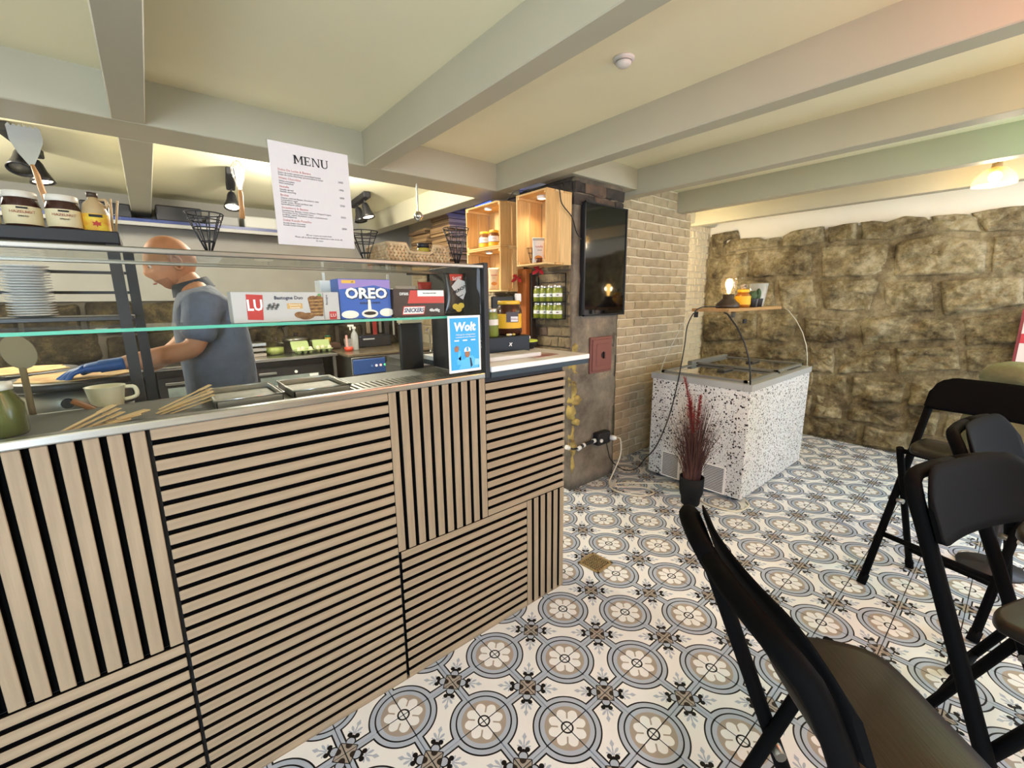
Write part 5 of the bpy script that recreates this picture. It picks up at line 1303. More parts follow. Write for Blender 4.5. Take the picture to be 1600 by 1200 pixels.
        i0 = len(P); P += [wr+d*.035+s*.035+dn*.004, wr+d*.07+s*.055+dn*.014, wr+d*.10+s*.052+dn*.024]; E_ += [(2, i0), (i0, i0+1), (i0+1, i0+2)]; R_ += [.014, .011, .0095]
        put(name, skin_mesh(name, P, E_, R_, 2, 1), GB)
    glove((-.64, 1.10, 1.178), (-1, .06, -.10), (.05, 1, 0), 1, 'glove')
    glove((-.60, 1.46, 1.09), (-1, -.3, -.25), (.2, -1, .1), 1, 'glove')
cook()

# ================================================================ on top of the display case
ZT = 1.5415
def menu():
    O = (-.088, .16, ZT); T = thing('menu_stand', 'clear acrylic stand holding the printed menu sheet', 'menu', O)
    x0, x1 = -.1085, .1085
    b = MB(); b.box(x0, x1, -.0015, .0015, 0, .298); b.box(x0, x1, -.0015, .07, 0, .002); b.build('acrylic_stand', glass('acrylic', (.98, .985, .98), 1.2), T)
    S = MB().box(x0+.003, x1-.003, -.0028, -.0016, .03, .296).build('menu_sheet', mat('menu_paper', '#c4c0be', .8), T)
    F = lambda x, z: basis('-y', (x, -.0030, z))
    # headline letters with serifs
    LT = {'M': [rect(0, .004, 0, .022), rect(.018, .022, 0, .022), [(0, .022), (.005, .022), (.012, .007), (.0105, .003)], [(.022, .022), (.018, .022), (.0105, .003), (.0125, .007)], rect(-.002, .006, 0, .0015), rect(.016, .024, 0, .0015), rect(-.002, .004, .0205, .022), rect(.018, .024, .0205, .022)],
          'E': [rect(0, .004, 0, .022), rect(-.002, .015, 0, .0018), rect(-.002, .014, .0202, .022), rect(.004, .010, .0104, .012), rect(.0135, .015, 0, .0055), rect(.0125, .014, .017, .022), rect(.009, .0103, .008, .0142)],
          'N': [rect(0, .002, 0, .022), rect(.016, .018, 0, .022), [(0, .022), (.004, .022), (.018, 0), (.0145, 0)], rect(-.002, .004, 0, .0015), rect(.014, .020, .0205, .022), rect(-.002, .003, .0205, .022)],
          'U': [rect(0, .004, .006, .022), rect(.015, .017, .006, .022), [(0, .007), (.001, .003), (.005, 0), (.012, 0), (.016, .003), (.017, .007), (.015, .007), (.0135, .0035), (.011, .002), (.007, .002), (.0048, .0035), (.004, .007)], rect(-.002, .006, .0205, .022), rect(.013, .019, .0205, .022)]}
    b = MB(); xx = -.044
    for ch, adv in (('M', .0275), ('E', .0205), ('N', .0235), ('U', .02)):
        for pl_ in LT[ch]:
            P_, d_ = plate(F(xx, .247), pl_, .0005); b.prism(P_, d_)
        xx += adv
    b.build('headline', M_INK, S)
    RD = mat('menu_red', '#a8584e', .8)
    rows = [('Dulce De Leche & Banana', ['Dulce de Leche spread and caramelized banana', 'Dulce de Leche smurning og karamelliseret banan'], '2450'),
            ('White Chocolate', ['White chocolate', 'Hvid chokolade'], '1990'), ('Nutella', ['Nutella spread', 'Nutella smurning'], '1890'),
            ('Brulee', ['Cheese and fruit Banana, Strawberry, with', 'Caramelized sugar', 'Vanilla cream, Banan, Jordbaer and', 'karamelliseret sukker'], '2350'),
            ('Strawberry & Banana', ['Strawberries, Banana, Cream Cheese, Whipped Yogurt,', 'Chocolate Syrup, Chocolate Sauce', 'Jordbaer, banan, flodeskum, yogurt, chokoladesovs,', 'chokoladesirup'], '2450'),
            ('Dubai Kunafa Pistachio', ['Kunafa Dubai Chocolate', 'Kunafa Dubai chokolade'], '2890')]
    z = .226
    for h, ls, pr in rows:
        text_mesh(h, .0080, F(-.088, z), RD, 'menu_heading', S, align='LEFT', ext=.0002)
        text_mesh(pr, .0075, F(.086, z-.010), M_INK, 'price', S, align='RIGHT', ext=.0002); z -= .0074
        for l_ in ls: text_mesh(l_, .0058, F(-.088, z), M_INK, 'menu_line', S, align='LEFT', ext=.0002); z -= .0054
        z -= .0036
    for k, l_ in enumerate(('All our crepes are made fresh', 'Please tell us about allergies before you order at the till', 'by name')):
        text_mesh(l_, .0058, F(.004, .060-.007*k), M_INK, 'footnote', S, ext=.0002)
menu()
def cone(x, y, r, h, label, n=9):
    T = thing('cone_holder', label, 'cone holder', (x, y, ZT), group='black wire cone holders on the case')
    for k in range(n):
        a = 2*PI*k/n; MB().rod((.006*math.cos(a), .006*math.sin(a), .003), (r*math.cos(a), r*math.sin(a), h), .0015, 5).build('wire', M_BLACK, T)
    for f in (.28, .62, .83, 1.0):
        rr = .006+(r-.006)*f; MB().tube([(rr*math.cos(2*PI*i/24), rr*math.sin(2*PI*i/24), .003+(h-.003)*f) for i in range(24)], .0017, 5, closed=True).build('ring', M_BLACK, T)
    MB().lathe([(0, 0), (.014, 0), (.014, .003), (0, .004)], n=14).build('foot', M_BLACK, T)
cone(-.352, .2, .042, .098, 'black wire cone holder above the cook, left of the menu'); cone(.082, .24, .045, .096, 'black wire cone holder between the menu and the basket'); cone(.408, .19, .047, .128, 'tall black wire cone holder at the right of the woven basket')
def basket():
    O = (.26, .285, ZT); T = thing('woven_basket', 'low woven water hyacinth basket with a cut out front', 'basket', O)
    W, D, H = .116, .085, .062; m1 = mat('seagrass', '#a68a63', .85, var=.25, vscale=40); m2 = mat('seagrass_pale', '#b39a74', .85, var=.2, vscale=40)
    MB().box(-W+.004, W-.004, -D+.004, D-.004, .001, .006).build('base', m1, T)
    inner = MB(); t_ = .004
    for (a, c, d, e, h) in ((-W, W, D-.006, D-.002, H), (-W+.002, -W+.006, -D, D, H), (W-.006, W-.002, -D, D, H), (-W, -.045, -D+.002, -D+.006, H), (.05, W, -D+.002, -D+.006, H), (-.045, .05, -D+.002, -D+.006, .034)): inner.box(a, c, d, e, .002, h-.004)
    inner.build('liner', mat('seagrass_core', '#6d5a3e', .9), T)
    def strand(b, p, d, up, L, w_, tilt):
        ax = (d*math.cos(tilt)+up*math.sin(tilt)).normalized(); nrm = d.cross(up); ay = nrm.cross(ax)
        M_ = Matrix((ax, nrm, ay)).transposed(); b.ball(p, 1, 7, 6, (L, w_*.6, w_), M_)
    for nm, org, d, L, prof in (('front_weave', Vector((-W, -D, 0)), Vector((1, 0, 0)), 2*W, 1), ('left_weave', Vector((-W, D, 0)), Vector((0, -1, 0)), 2*D, 0), ('right_weave', Vector((W, -D, 0)), Vector((0, 1, 0)), 2*D, 0), ('back_weave', Vector((W, D, 0)), Vector((-1, 0, 0)), 2*W, 0)):
        b = MB(); b.use(m1); b.use(m2); up = Vector((0, 0, 1)); nr = 6; rh = H/nr
        for r_i in range(nr):
            n_ = int(L/.0135)
            for k in range(n_+1):
                s_ = L*k/n_; h_ = H
                if prof and .071 < s_ < .166: h_ = .036
                z = rh*(r_i+.5)
                if z > h_: continue
                b.use(m1 if (k+r_i//2) % 3 else m2)
                strand(b, org+d*s_+up*z, d, up, .0105, .0052, .62 if r_i % 2 == 0 else -.62)
        o = b.build(nm, None, T); o['kind'] = 'stuff'
    b = MB(); 
    path = [(-W, -D, H), (-.05, -D, H), (-.04, -D, .04), (-.03, -D, .036), (.04, -D, .036), (.05, -D, .04), (.056, -D, H), (W, -D, H), (W, D, H), (-W, D, H)]
    b.tube(path, .006, 8, closed=True); b.build('rim', m2, T)
basket()
T = thing('mustard_jar', 'small yellow jar with black lid inside the woven basket', 'jar', (.315, .27, ZT+.0065))
MB().lathe([(0, 0), (.021, 0), (.023, .004), (.023, .05), (.02, .056), (0, .056)], n=20).build('jar', mat('olive_yellow', '#b0a13c', .35), T); MB().lathe([(.0215, .055), (.0215, .071), (0, .072)], n=20).build('lid', M_BLACK, T)
T = thing('sauce_bottle', 'tiny brown sauce bottle between the basket and right cone holder', 'bottle', (.395, .30, ZT))
MB().lathe([(0, 0), (.011, 0), (.012, .035), (.006, .045), (.006, .055), (0, .056)], n=14).build('bottle', mat('sauce_brown', '#5a2d1c', .3), T); MB().lathe([(.0125, .01), (.0125, .028)], n=14, cap=False).build('label', M_PAPER, T)

# ================================================================ packs on the glass shelf
ZS = 1.3575
def pack(name, x0, x1, y0, y1, h, c, label, cat='box'):
    O = ((x0+x1)/2, (y0+y1)/2, ZS); T = thing(name, label, cat, O)
    body = MB().box(x0, x1, y0, y1, ZS, ZS+h, bev=.001).build('carton', c, T, O)
    F = lambda u, v: basis('-y', (x0+(x1-x0)*u-O[0], y0-O[1]-.0004, h*v)); return T, body, F, x1-x0
M_LU = mat('pack_grey', '#b9b4b0', .45); M_RED = mat('logo_red', '#b3302e', .45); M_TAN = mat('pack_tan', '#c39a5e', .5); M_NAVY = mat('pack_navy', '#1d2740', .5)
T, B, F, w_ = pack('biscuit_pack', -.318, -.030, .20, .27, .085, M_LU, 'long pale grey biscuit box with a red square logo')
prt('logo_square', F(.19, .5), [(-.021, -.034), (.018, -.036), (.022, .034), (-.019, .036)], M_RED, T)
text_mesh('LU', .042, basis('-y', F(.19, .55).translation-Vector((0, .0008, 0))), M_PAPER, 'logo_letters', T, bold=.0012, sx=.8)
text_mesh('Bastogne Duo', .0135, F(.50, .80), M_NAVY, 'product_name', T, bold=.0003)
prt('flavour_label', F(.55, .52), rect(-.021, .021, -.008, .008), M_TAN, T); text_mesh('Cinnamon &', .0062, basis('-y', F(.55, .56).translation-Vector((0, .0008, 0))), M_PAPER, 'flavour_text', T); text_mesh('Cassonade', .0062, basis('-y', F(.55, .47).translation-Vector((0, .0008, 0))), M_PAPER, 'flavour_text', T)
BI = mat('biscuit', '#8a5f34', .7, col2='#5f3d20', vscale=90)
for k, (u, v, a, L) in enumerate(((.66, .16, .12, .022), (.60, .20, -.15, .018))):
    prt('biscuit', F(u, v), ell(0, 0, L, .010, 18, a), BI, T, th=.0007+.0002*k)
for k, (u, a) in enumerate(((.735, .12), (.785, -.06))):
    c_, s_ = math.cos(a), math.sin(a); P_ = [(x_*c_-y_*s_, x_*s_+y_*c_) for x_, y_ in ((-.012, -.030), (.012, -.030), (.013, .026), (.006, .031), (-.006, .031), (-.013, .026))]
    prt('biscuit', F(u, .50), P_, BI, T, th=.0008+.0003*k)
    for q in range(5): prt('biscuit_ridge', F(u, .24+.12*q), [(-.011, -.002), (.011, -.0005), (.011, .001), (-.011, -.0005)], M_TAN, T, th=.0014)
for k in range(9): prt('town_sketch', F(.30+.012*k, .45+.06*(k % 3)), rect(-.0035, .0035, -.004, .004+.002*(k % 2)), mat('sketch_line', '#6f6b69', .6), T, th=.0003)
prt('side_divider', F(.835, .5), rect(-.0006, .0006, -.04, .04), mat('sketch_line', '#6f6b69', .6), T)
text_mesh('Bastogne', .0085, basis((Vector((0, 0, 1)), Vector((-1, 0, 0)), Vector((0, -1, 0))), F(.87, .72).translation), M_NAVY, 'side_name', T); prt('side_logo', F(.925, .16), rect(-.011, .011, -.012, .012), M_RED, T)
text_mesh('LU', .014, basis('-y', F(.925, .16).translation-Vector((0, .0008, 0))), M_PAPER, 'logo_letters', T); prt('recycle_mark', F(.80, .88), ell(0, 0, .006, .006, 14), mat('mark_green', '#5f8f5a', .5), T)
M_OB = mat('pack_blue', '#1f56a8', .4); M_OV = mat('pack_violet', '#8e79b8', .4)
T, B, F, w_ = pack('cookie_pack', -.024, .150, .215, .29, .127, M_OB, 'tall blue and violet cookie box in the glass case')
prt('violet_sky', F(.5, .80), [(-.086, .024), (.086, .024), (.086, -.006), (.03, .006), (-.03, -.002), (-.086, -.008)], M_OV, T, th=.0003)
prt('gold_tab', F(.19, .93), rect(-.022, .022, -.005, .005), mat('gold_tab', '#d8ab45', .5), T)
text_mesh('x6', .008, basis('-y', F(.26, .93).translation-Vector((0, .0009, 0))), M_NAVY, 'count', T)
text_mesh('OREO', .046, basis('-y', F(.53, .62).translation-Vector((0, .0004, 0))), M_NAVY, 'logo_shadow', T, bold=.0035, sx=1.12)
text_mesh('OREO', .046, basis('-y', F(.52, .63).translation-Vector((0, .0010, 0))), M_PAPER, 'logo_letters', T, bold=.0016, sx=1.12)
text_mesh('ENROBED WHITE', .0088, F(.58, .39), M_NAVY, 'product_line', T, bold=.0003)
WC = mat('white_chocolate', '#e9e2d2', .5); DK = mat('cookie_dark', '#2e211d', .7)
for k, (u, v, a, b_) in enumerate(((.18, .11, .033, .016), (.56, .12, .033, .017), (.90, .14, .03, .017))): prt('cookie', F(u, v), ell(0, 0, a*.85, b_*.8, 22), WC, T, th=.0006)
prt('cookie_bite', basis('-y', F(.56, .13).translation-Vector((0, .0006, 0))), ell(0, 0, .021, .006, 20), DK, T); prt('milk_pour', F(.56, .30), [(-.004, .025), (.004, .025), (.006, -.01), (-.006, -.01)], WC, T)
M_SB = mat('pack_brown', '#2b1a17', .4); M_SR = mat('pack_red', '#c1382f', .4)
T, B, F, w_ = pack('chocolate_bar_pack', .153, .352, .20, .29, .096, M_SB, 'dark brown chocolate bar box with a red band')
prt('red_band', F(.62, .66), [(-.072, -.017), (.0755, -.017), (.0755, .028), (-.060, .028)], M_SR, T, th=.0003)
prt('white_label', F(.72, .86), rect(-.052, .054, -.012, .009), M_PAPER, T, th=.0006); text_mesh('Best before 05 2025', .0065, basis('-y', F(.70, .85).translation-Vector((0, .0010, 0))), M_INK, 'label_text', T)
text_mesh('DF50S', .0125, F(.20, .82), M_PAPER, 'code', T, bold=.0003); 
prt('logo_red_plate', F(.37, .23), [(-.045, -.015), (.040, -.015), (.046, .015), (-.039, .015)], M_SR, T); prt('logo_white_plate', basis('-y', F(.37, .23).translation-Vector((0, .0005, 0))), [(-.042, -.012), (.037, -.012), (.043, .012), (-.036, .012)], M_PAPER, T)
text_mesh('SNICKERS', .0200, basis('-y', F(.37, .23).translation-Vector((0, .0013, 0))), mat('logo_navy', '#22305e', .5), 'logo_letters', T, shear=.25, bold=.0006, sx=.86); text_mesh('48x48g', .0145, F(.79, .22), M_PAPER, 'weight', T, bold=.0004)
# pouch leaning at the right end, with a red lid bag behind
def pouch(name, O, w_, h, dep, c, label, cat='bag', rz=0, tilt=0):
    T = thing(name, label, cat, O, rz); b = MB(); nx, nz = 12, 14; G = []
    for sd_ in (-1, 1):
        g_ = []
        for i in range(nx+1):
            col_ = []
            for k in range(nz+1):
                u = -1+2*i/nx; v = k/nz; bul = dep*(1-u**4)*(math.sin(PI*min(1, v*1.02))**.55 if v < 1 else 0)*(1-.45*v)+.001
                x_ = u*w_/2*(1-.06*math.sin(PI*v)); col_.append(b.bm.verts.new((x_+tilt*v, sd_*bul, h*v)))
            g_.append(col_)
        G.append(g_)
    for g_ in G:
        for i in range(nx):
            for k in range(nz): b._f([g_[i][k], g_[i+1][k], g_[i+1][k+1], g_[i][k+1]], True)
    for k in range(nz):
        for i in (0, nx): b._f([G[0][i][k], G[0][i][k+1], G[1][i][k+1], G[1][i][k]])
    for i in range(nx):
        for k in (0, nz): b._f([G[0][i][k], G[0][i+1][k], G[1][i+1][k], G[1][i][k]])
    B = b.build('pouch_body', c, T)
    def F(u, v):
        bul = dep*(1-(u*2-1)**4)*(math.sin(PI*min(1, v*1.02))**.55)*(1-.45*v)
        return basis('-y', ((u-.5)*w_+tilt*v, -bul-.0022, h*v))
    return T, B, F
T, B, F = pouch('crunch_pouch', (.415, .235, ZS), .092, .158, .022, mat('pouch_charcoal', '#2a2727', .3), 'dark granola pouch with red crest at the right end of the shelf', tilt=.012)
prt('white_panel', F(.6, .55), [(-.034, .02), (-.005, .05), (.026, .04), (.030, .0), (.016, -.03), (-.012, -.012)], mat('pouch_silver', '#c9c6c2', .3), T)
prt('red_crest', F(.48, .88), [(-.03, .014), (.03, .014), (.026, -.008), (0, -.018), (-.026, -.008)], M_SR, T, th=.0012)
text_mesh('Sante', .019, basis((Vector((.97, 0, .22)), Vector((-.22, 0, .97)), Vector((0, -1, 0))), F(.5, .88).translation-Vector((0, .0016, 0))), M_PAPER, 'brand_script', T, shear=.2)
text_mesh('CRUNCHY', .0165, basis((Vector((.90, 0, .42)), Vector((-.42, 0, .90)), Vector((0, -1, 0))), F(.60, .60).translation-Vector((0, .003, 0))), M_INK, 'product_name', T, bold=.0005, sx=.85)
text_mesh('banana', .008, basis((Vector((.90, 0, .42)), Vector((-.42, 0, .90)), Vector((0, -1, 0))), F(.66, .46).translation-Vector((0, .003, 0))), M_INK, 'flavour', T)
for k, (u, v) in enumerate(((.45, .20), (.62, .14), (.72, .22))): prt('banana_slice', F(u, v), ell(0, 0, .014, .011, 16), mat('banana', '#d8b94a', .5), T, th=.001+.0004*k)
pouch('red_bag', (.362, .36, ZS), .06, .128, .018, mat('bag_red', '#b32f28', .35), 'plain red bag behind the dark brown bar box')
pouch('white_bag', (.28, .36, ZS), .09, .112, .02, mat('bag_white', '#d6d0c2', .5), 'folded white paper bag behind the bar box')
o = MB().box(-.03, .03, -.03, .03, 0, .125, bev=.001).build('white_carton', M_PAPER); o.location = (-.02, .34, ZS); tag(o, 'plain white carton peeking out behind the blue cookie box', 'box')

# ---------------------------------------------------------------- blue courier sticker card on the front pane
O = (.380, .113, 1.152); T = thing('courier_card', 'blue advertising card with white script on the glass front', 'card', O)
S = MB().box(-.070, .070, -.0006, .0006, 0, .206).build('card', M_PAPER, T)
F = lambda u, v, k=1: basis('-y', (u, -.0006*k-.0004, v))
SKY = mat('card_blue', '#2f9fd8', .5)
prt('blue_field', F(0, .103), rect(-.062, .062, -.093, .095), SKY, S)
text_mesh('Wolt', .043, F(.0, .165, 3), M_PAPER, 'script_logo', S, shear=.12, bold=.0016)
for k, l_ in enumerate(('Matkoppa fra veitingastodum', 'verslunum & meira Adventure')): text_mesh(l_, .0072, F(.004, .138-.009*k, 3), M_PAPER, 'small_print', S)
for u in (-.036, .0, .036): prt('store_badge', F(u, .117, 3), rect(-.010, .010, -.0022, .0022), M_PAPER, S, th=.0003)
LB = mat('courier_jacket', '#57b4e6', .6); SKN = mat('courier_skin', '#9a6a4c', .6); DKN = mat('courier_dark', '#1d2a3c', .6)
prt('jacket', F(.01, .03, 3), [(-.042, -.018), (.044, -.018), (.047, .0), (.032, .016), (.022, .028), (-.002, .030), (-.014, .018), (-.034, .014), (-.044, .024), (-.040, .052), (-.030, .050), (-.031, .030), (-.05, .016), (-.046, -.002), (-.03, .0)], LB, S, th=.0004)
prt('strap', F(.018, .034, 4), [(0, .018), (.006, .016), (.012, -.012), (.004, -.02)], DKN, S, th=.0003)
prt('face', F(.008, .067, 4), ell(0, 0, .0105, .014, 18), SKN, S, th=.0003); prt('helmet', F(.008, .079, 5), [(-.014, -.004), (-.013, .006), (-.006, .013), (.006, .013), (.013, .006), (.014, -.004)], M_PAPER, S, th=.0003)
prt('helmet_stripe', F(.008, .084, 7), rect(-.004, .004, -.007, .007), SKY, S, th=.0003)
prt('hand', F(-.038, .085, 4), [(-.008, -.008), (.007, -.008), (.010, .004), (.008, .014), (.004, .006), (.003, .017), (-.001, .007), (-.003, .016), (-.005, .006), (-.010, .010)], SKN, S, th=.0003)
prt('bag', F(.050, .034, 4), [(-.012, -.012), (.012, -.012), (.012, .010), (-.008, .012)], mat('courier_bag', '#8fc8ea', .6), S, th=.0003)

# ================================================================ till end
ZW = 1.1585
O = (.79, .43, ZW); T = thing('cash_box', 'black till box with a small white emblem on the worktop', 'till', O)
MB().box(.655, .925, .36, .56, ZW, 1.243, bev=.004, seg=2).build('drawer', mat('till_navy', '#0d0f14', .4, spec=.3), T, O)
b = MB(); b.obox((.80, .357, 1.205), (.8, 0, .6), (0, 1, 0), (-.6, 0, .8), .012, .0006, .0022); b.obox((.80, .3565, 1.205), (.6, 0, -.8), (0, 1, 0), (.8, 0, .6), .010, .0006, .0022); b.build('emblem', M_PAPER, T, O)
o = MB().box(-.16, .16, -.06, .06, 0, .018, bev=.002).build('till_tray', mat('tray_white', '#d4d2cc', .5)); o.location = (.70, .27, ZW); tag(o, 'flat white plastic tray before the black till box', 'tray')
def jar(name, loc, r, h, body, lid, lab, label, cat='jar', lid_h=.014, group=None, lb=(.15, .6)):
    T = thing(name, label, cat, loc, group=group)
    MB().lathe([(0, 0), (r*.88, 0), (r, h*.05), (r, h*.70), (r*.86, h*.84), (r*.80, h*.88), (r*.80, h*.93), (0, h*.93)], n=26).build('jar', body, T)
    MB().lathe([(r*.84, h-lid_h-.004), (r*.86, h-lid_h), (r*.86, h-.002), (r*.83, h), (0, h)], n=26).build('lid', lid, T)
    D = Vector((CAM.x-loc[0], CAM.y-loc[1], 0)).normalized(); a = math.atan2(D.y, D.x)
    MB().lathe([(r*1.012, h*lb[0]), (r*1.012, h*lb[1])], n=20, a0=a-1.25, a1=a+1.25, cap=False).build('label', lab, T)
    R_ = Vector((-D.y, D.x, 0)); return T, (lambda z, u=0: basis((R_, Vector((0, 0, 1)), D), D*(r*1.02)+R_*u+Vector((0, 0, z)))), r, h
LY = mat('label_yellow', '#e2ad22', .6); CHOC = mat('chocolate_spread', '#3f2114', .2); LIDY = mat('lid_yellow', '#e3b32e', .4)
T, F, r, h = jar('spread_tub', (.868, .45, 1.2432), .064, .165, CHOC, LIDY, LY, 'big yellow lidded chocolate spread jar on the till', lb=(.2, .62))
prt('dark_panel', F(.085, .015), rect(-.028, .03, -.022, .026), mat('label_dark', '#3a2420', .5), T, th=.002); prt('white_tag', F(.078, .025), rect(-.016, .018, -.012, .012), M_PAPER, T, th=.0035); text_mesh('Delika', .012, F(.078, .026) @ Matrix.Translation((0, 0, .0045)), mat('label_red', '#9c4a3a', .7), 'lettering', T)
T, F, r, h = jar('pickle_jar', (.725, .41, 1.2432), .036, .130, mat('pistachio', '#7b8a3c', .25), mat('lid_silver', '#b9b9b4', .3, metal=.7), M_PAPER, 'slim green jar with silver lid beside the yellow spread jar', lb=(.42, .62))
T, F, r, h = None, None, 0, 0
for k, (x, y, c) in enumerate(((.80, .375, '#e6d48a'), (.815, .378, '#d9d9d4'), (.835, .376, '#caa94e'))):
    o = MB().ball((0, 0, .006), .008, 10, 6, (1.3, 1, .7)).build('wrapped_sweet', mat('sweet_%d' % k, c, .3)); o.location = (x, y, 1.2432); tag(o, ('yellow', 'white', 'gold')[k]+' wrapped sweet lying on the till box edge', 'sweet', 'sweets on the till')
O = (1.02, .50, ZW); T = thing('hand_reader', 'black palm reader tray with yellow green top on the white worktop', 'card reader', O)
MB().lathe([(0, 0), (.045, 0), (.062, .03), (.064, .035), (0, .035)], O, 26).build('tray', M_BLACK, T, O)
MB().lathe([(.056, .035), (.066, .037), (.064, .044), (0, .046)], O, 26).build('green_rim', mat('lime_top', '#bfd043', .5), T, O)
MB().box(O[0]-.03, O[0]+.03, O[1]-.012, O[1]+.02, ZW+.046, ZW+.066, bev=.008, seg=2).build('paper_roll', M_PAPER, T, O)
o = MB().box(-.09, .09, -.06, .06, 0, .0016).build('flyer', mat('flyer_print', '#cfc3bb', .6, col2='#8f4a3e', vscale=9)); o.location = (.86, .24, ZW); o.rotation_euler = (0, 0, .15); tag(o, 'printed flyer lying flat on the white worktop', 'flyer')
# monitor seen from behind in the case end, and cream boxes on it
O = (.50, .60, 1.0); T = thing('till_monitor', 'dark till monitor seen through the right end of the glass', 'monitor', O)
MB().box(.35, .46, .58, .605, 1.05, 1.315, bev=.004).build('screen_back', mat('monitor_black', '#1e1e1e', .35), T, O); MB().box(.39, .42, .60, .63, .985, 1.10).build('stand', M_BLACK, T, O)
for k in range(2):
    o = MB().box(-.05, .05, -.03, .03, 0, .026, bev=.002).build('cream_carton', mat('cream_card', '#d8c9a0', .7)); o.location = (.405, .5925, 1.3155+.0275*k); tag(o, ('lower', 'upper')[k]+' flat cream carton on the till monitor', 'carton', 'cream cartons on the monitor')
bk = thing('card_terminal', 'black screen and white socket cube behind the till under the crates', 'screen', (1.06, .66, ZW)); O = (1.06, .66, ZW)
MB().box(.88, 1.075, .60, .615, 1.28, 1.43, bev=.004).build('screen', M_BLACK, bk, O); MB().box(.96, 1.0, .612, .65, ZW, 1.32).build('stand', M_BLACK, bk, O)
MB().box(1.03, 1.07, .585, .60, 1.40, 1.445, bev=.004).build('socket_cube', M_WHITE, bk, O)

# ================================================================ wooden crates on the chimney side
PINE = [oak('pine_%s%d' % (a, k), c, .6, a) for k, c in enumerate(('#d9b47c', '#e0be8a', '#cfa46a')) for a in 'xyz']
def pine(a): return rnd.choice([m for m in PINE if m.name.startswith('pine_'+a)])
def crate(O, wy, hz, dx, label, n_side=2, group='wooden crates on the chimney side', slats_v=True):
    """open side faces -x, back against the wall at local x = dx"""
    T = thing('wooden_crate', label, 'crate', O, group=group); t_ = .012
    def board(*q, a='y', nm='board'): MB().box(*q, bev=.0015).build(nm, pine(a), T)
    # top and bottom boards (run along y), three each
    for z0 in (0, hz-t_):
        for k in range(3): board(k*dx/3+.002, (k+1)*dx/3-.004, 0, wy, z0, z0+t_, a='y')
    # two side walls, vertical boards with gaps
    for y0 in (0, wy-t_):
        for k in range(n_side): board(k*dx/n_side+.002, (k+1)*dx/n_side-.006, y0, y0+t_, t_, hz-t_, a='z', nm='side_board')
    nb = max(3, round(wy/.075))
    for k in range(nb): board(dx-t_, dx, t_+k*(wy-2*t_)/nb+.001, t_+(k+1)*(wy-2*t_)/nb-.006, t_, hz-t_, a='z', nm='back_board')
    for (y0, z0) in ((t_, t_), (wy-t_-.016, t_), (t_, hz-t_-.016), (wy-t_-.016, hz-t_-.016)): board(.005, dx-t_, y0, y0+.016, z0, z0+.016, a='x', nm='corner_batten')
    return T
crate((1.475, 1.275, 1.472), .425, .312, .225, 'lower pine crate of the stacked pair with a snack bag inside')
crate((1.475, 1.275, 1.785), .425, .312, .225, 'upper pine crate of the stacked pair holding two yellow jars')
crate((1.465, .80, 1.632), .29, .452, .235, 'tall upright pine crate with a puck light next to the television')
T = thing('puck_light', 'round white puck light under the top of the upright crate', 'lamp', (1.56, .94, 2.071)); MB().lathe([(0, 0), (.032, 0), (.033, -.006), (.03, -.018), (0, -.019)], n=24).build('housing', M_WHITE, T); MB().lathe([(0, -.0192), (.026, -.0192), (0, -.021)], n=20).build('lens', mat('puck_lens', '#fff0d0', .4, emit=3), T)
spot_light('puck_spot', (0, 0, -.03), (0, 0, -1), 5, WARM, 140, .9, .02, T)
for k, zz in enumerate((2.0835, 1.7705)):
    T = thing('puck_light', 'round white puck light inside the '+('upper', 'lower')[k]+' crate of the stacked pair', 'lamp', (1.545, 1.50, zz)); MB().lathe([(0, 0), (.028, 0), (.028, -.012), (0, -.013)], n=24).build('housing', M_WHITE, T); MB().lathe([(0, -.0132), (.022, -.0132), (0, -.015)], n=20).build('lens', mat('puck_lens', '#fff0d0', .4, emit=3), T)
    spot_light('puck_spot', (0, 0, -.02), (0, 0, -1), 3.5, WARM, 150, .9, .02, T)
for k, (y, x) in enumerate(((1.575, 1.56), (1.47, 1.57))):
    T, F, r, h = jar('yellow_label_jar', (x, y, 1.7975), .042, .125, mat('hazel_spread', '#7a4a26', .3), LIDY, M_PAPER, ('left', 'right')[k]+' jar with yellow lid in the upper pine crate', group='yellow lidded jars in the crate', lb=(.35, .66))
    MB().lathe([(.0425, .012), (.0425, .04)], n=24, cap=False).build('yellow_band', LY, T); text_mesh('Choco', .011, F(.065), mat('label_red', '#9c4a3a', .7), 'lettering', T)
T, B, F = pouch('snack_bag', (1.555, 1.46, 1.4845), .085, .165, .018, mat('bag_cream', '#e0cdb0', .5), 'cream printed snack bag standing in the lower pine crate', rz=-.6)
text_mesh('nutella', .018, F(.5, .68), M_SR, 'brand', T); text_mesh('& GO!', .009, F(.5, .55), M_SB, 'sub_brand', T); prt('biscuit_print', F(.5, .3), ell(0, 0, .022, .014, 16), mat('print_orange', '#d08a3e', .5), T, th=.001)
T, B, F = pouch('biscuit_bag', (1.535, .945, 1.6445), .085, .165, .016, mat('bag_white2', '#dcd8d2', .5), 'white printed biscuit bag standing in the upright crate', rz=-.5)
text_mesh('nutella', .019, F(.5, .66), M_SR, 'brand', T); text_mesh('biscuits', .010, F(.55, .52), M_INK, 'sub_brand', T); prt('biscuit_print', F(.45, .22), ell(0, 0, .026, .016, 16), mat('print_orange', '#d08a3e', .5), T, th=.001); prt('grey_top', F(.5, .94), rect(-.04, .04, -.008, .008), mat('bag_grey', '#a9aaa8', .5), T, th=.0008)
T = thing('wire_cone', 'small black wire cone holder behind the biscuit bag in the crate', 'cone holder', (1.56, 1.035, 1.6445))
for k in range(8): a = 2*PI*k/8; MB().rod((.004*math.cos(a), .004*math.sin(a), .002), (.035*math.cos(a), .035*math.sin(a), .11), .0014, 5).build('wire', M_BLACK, T)
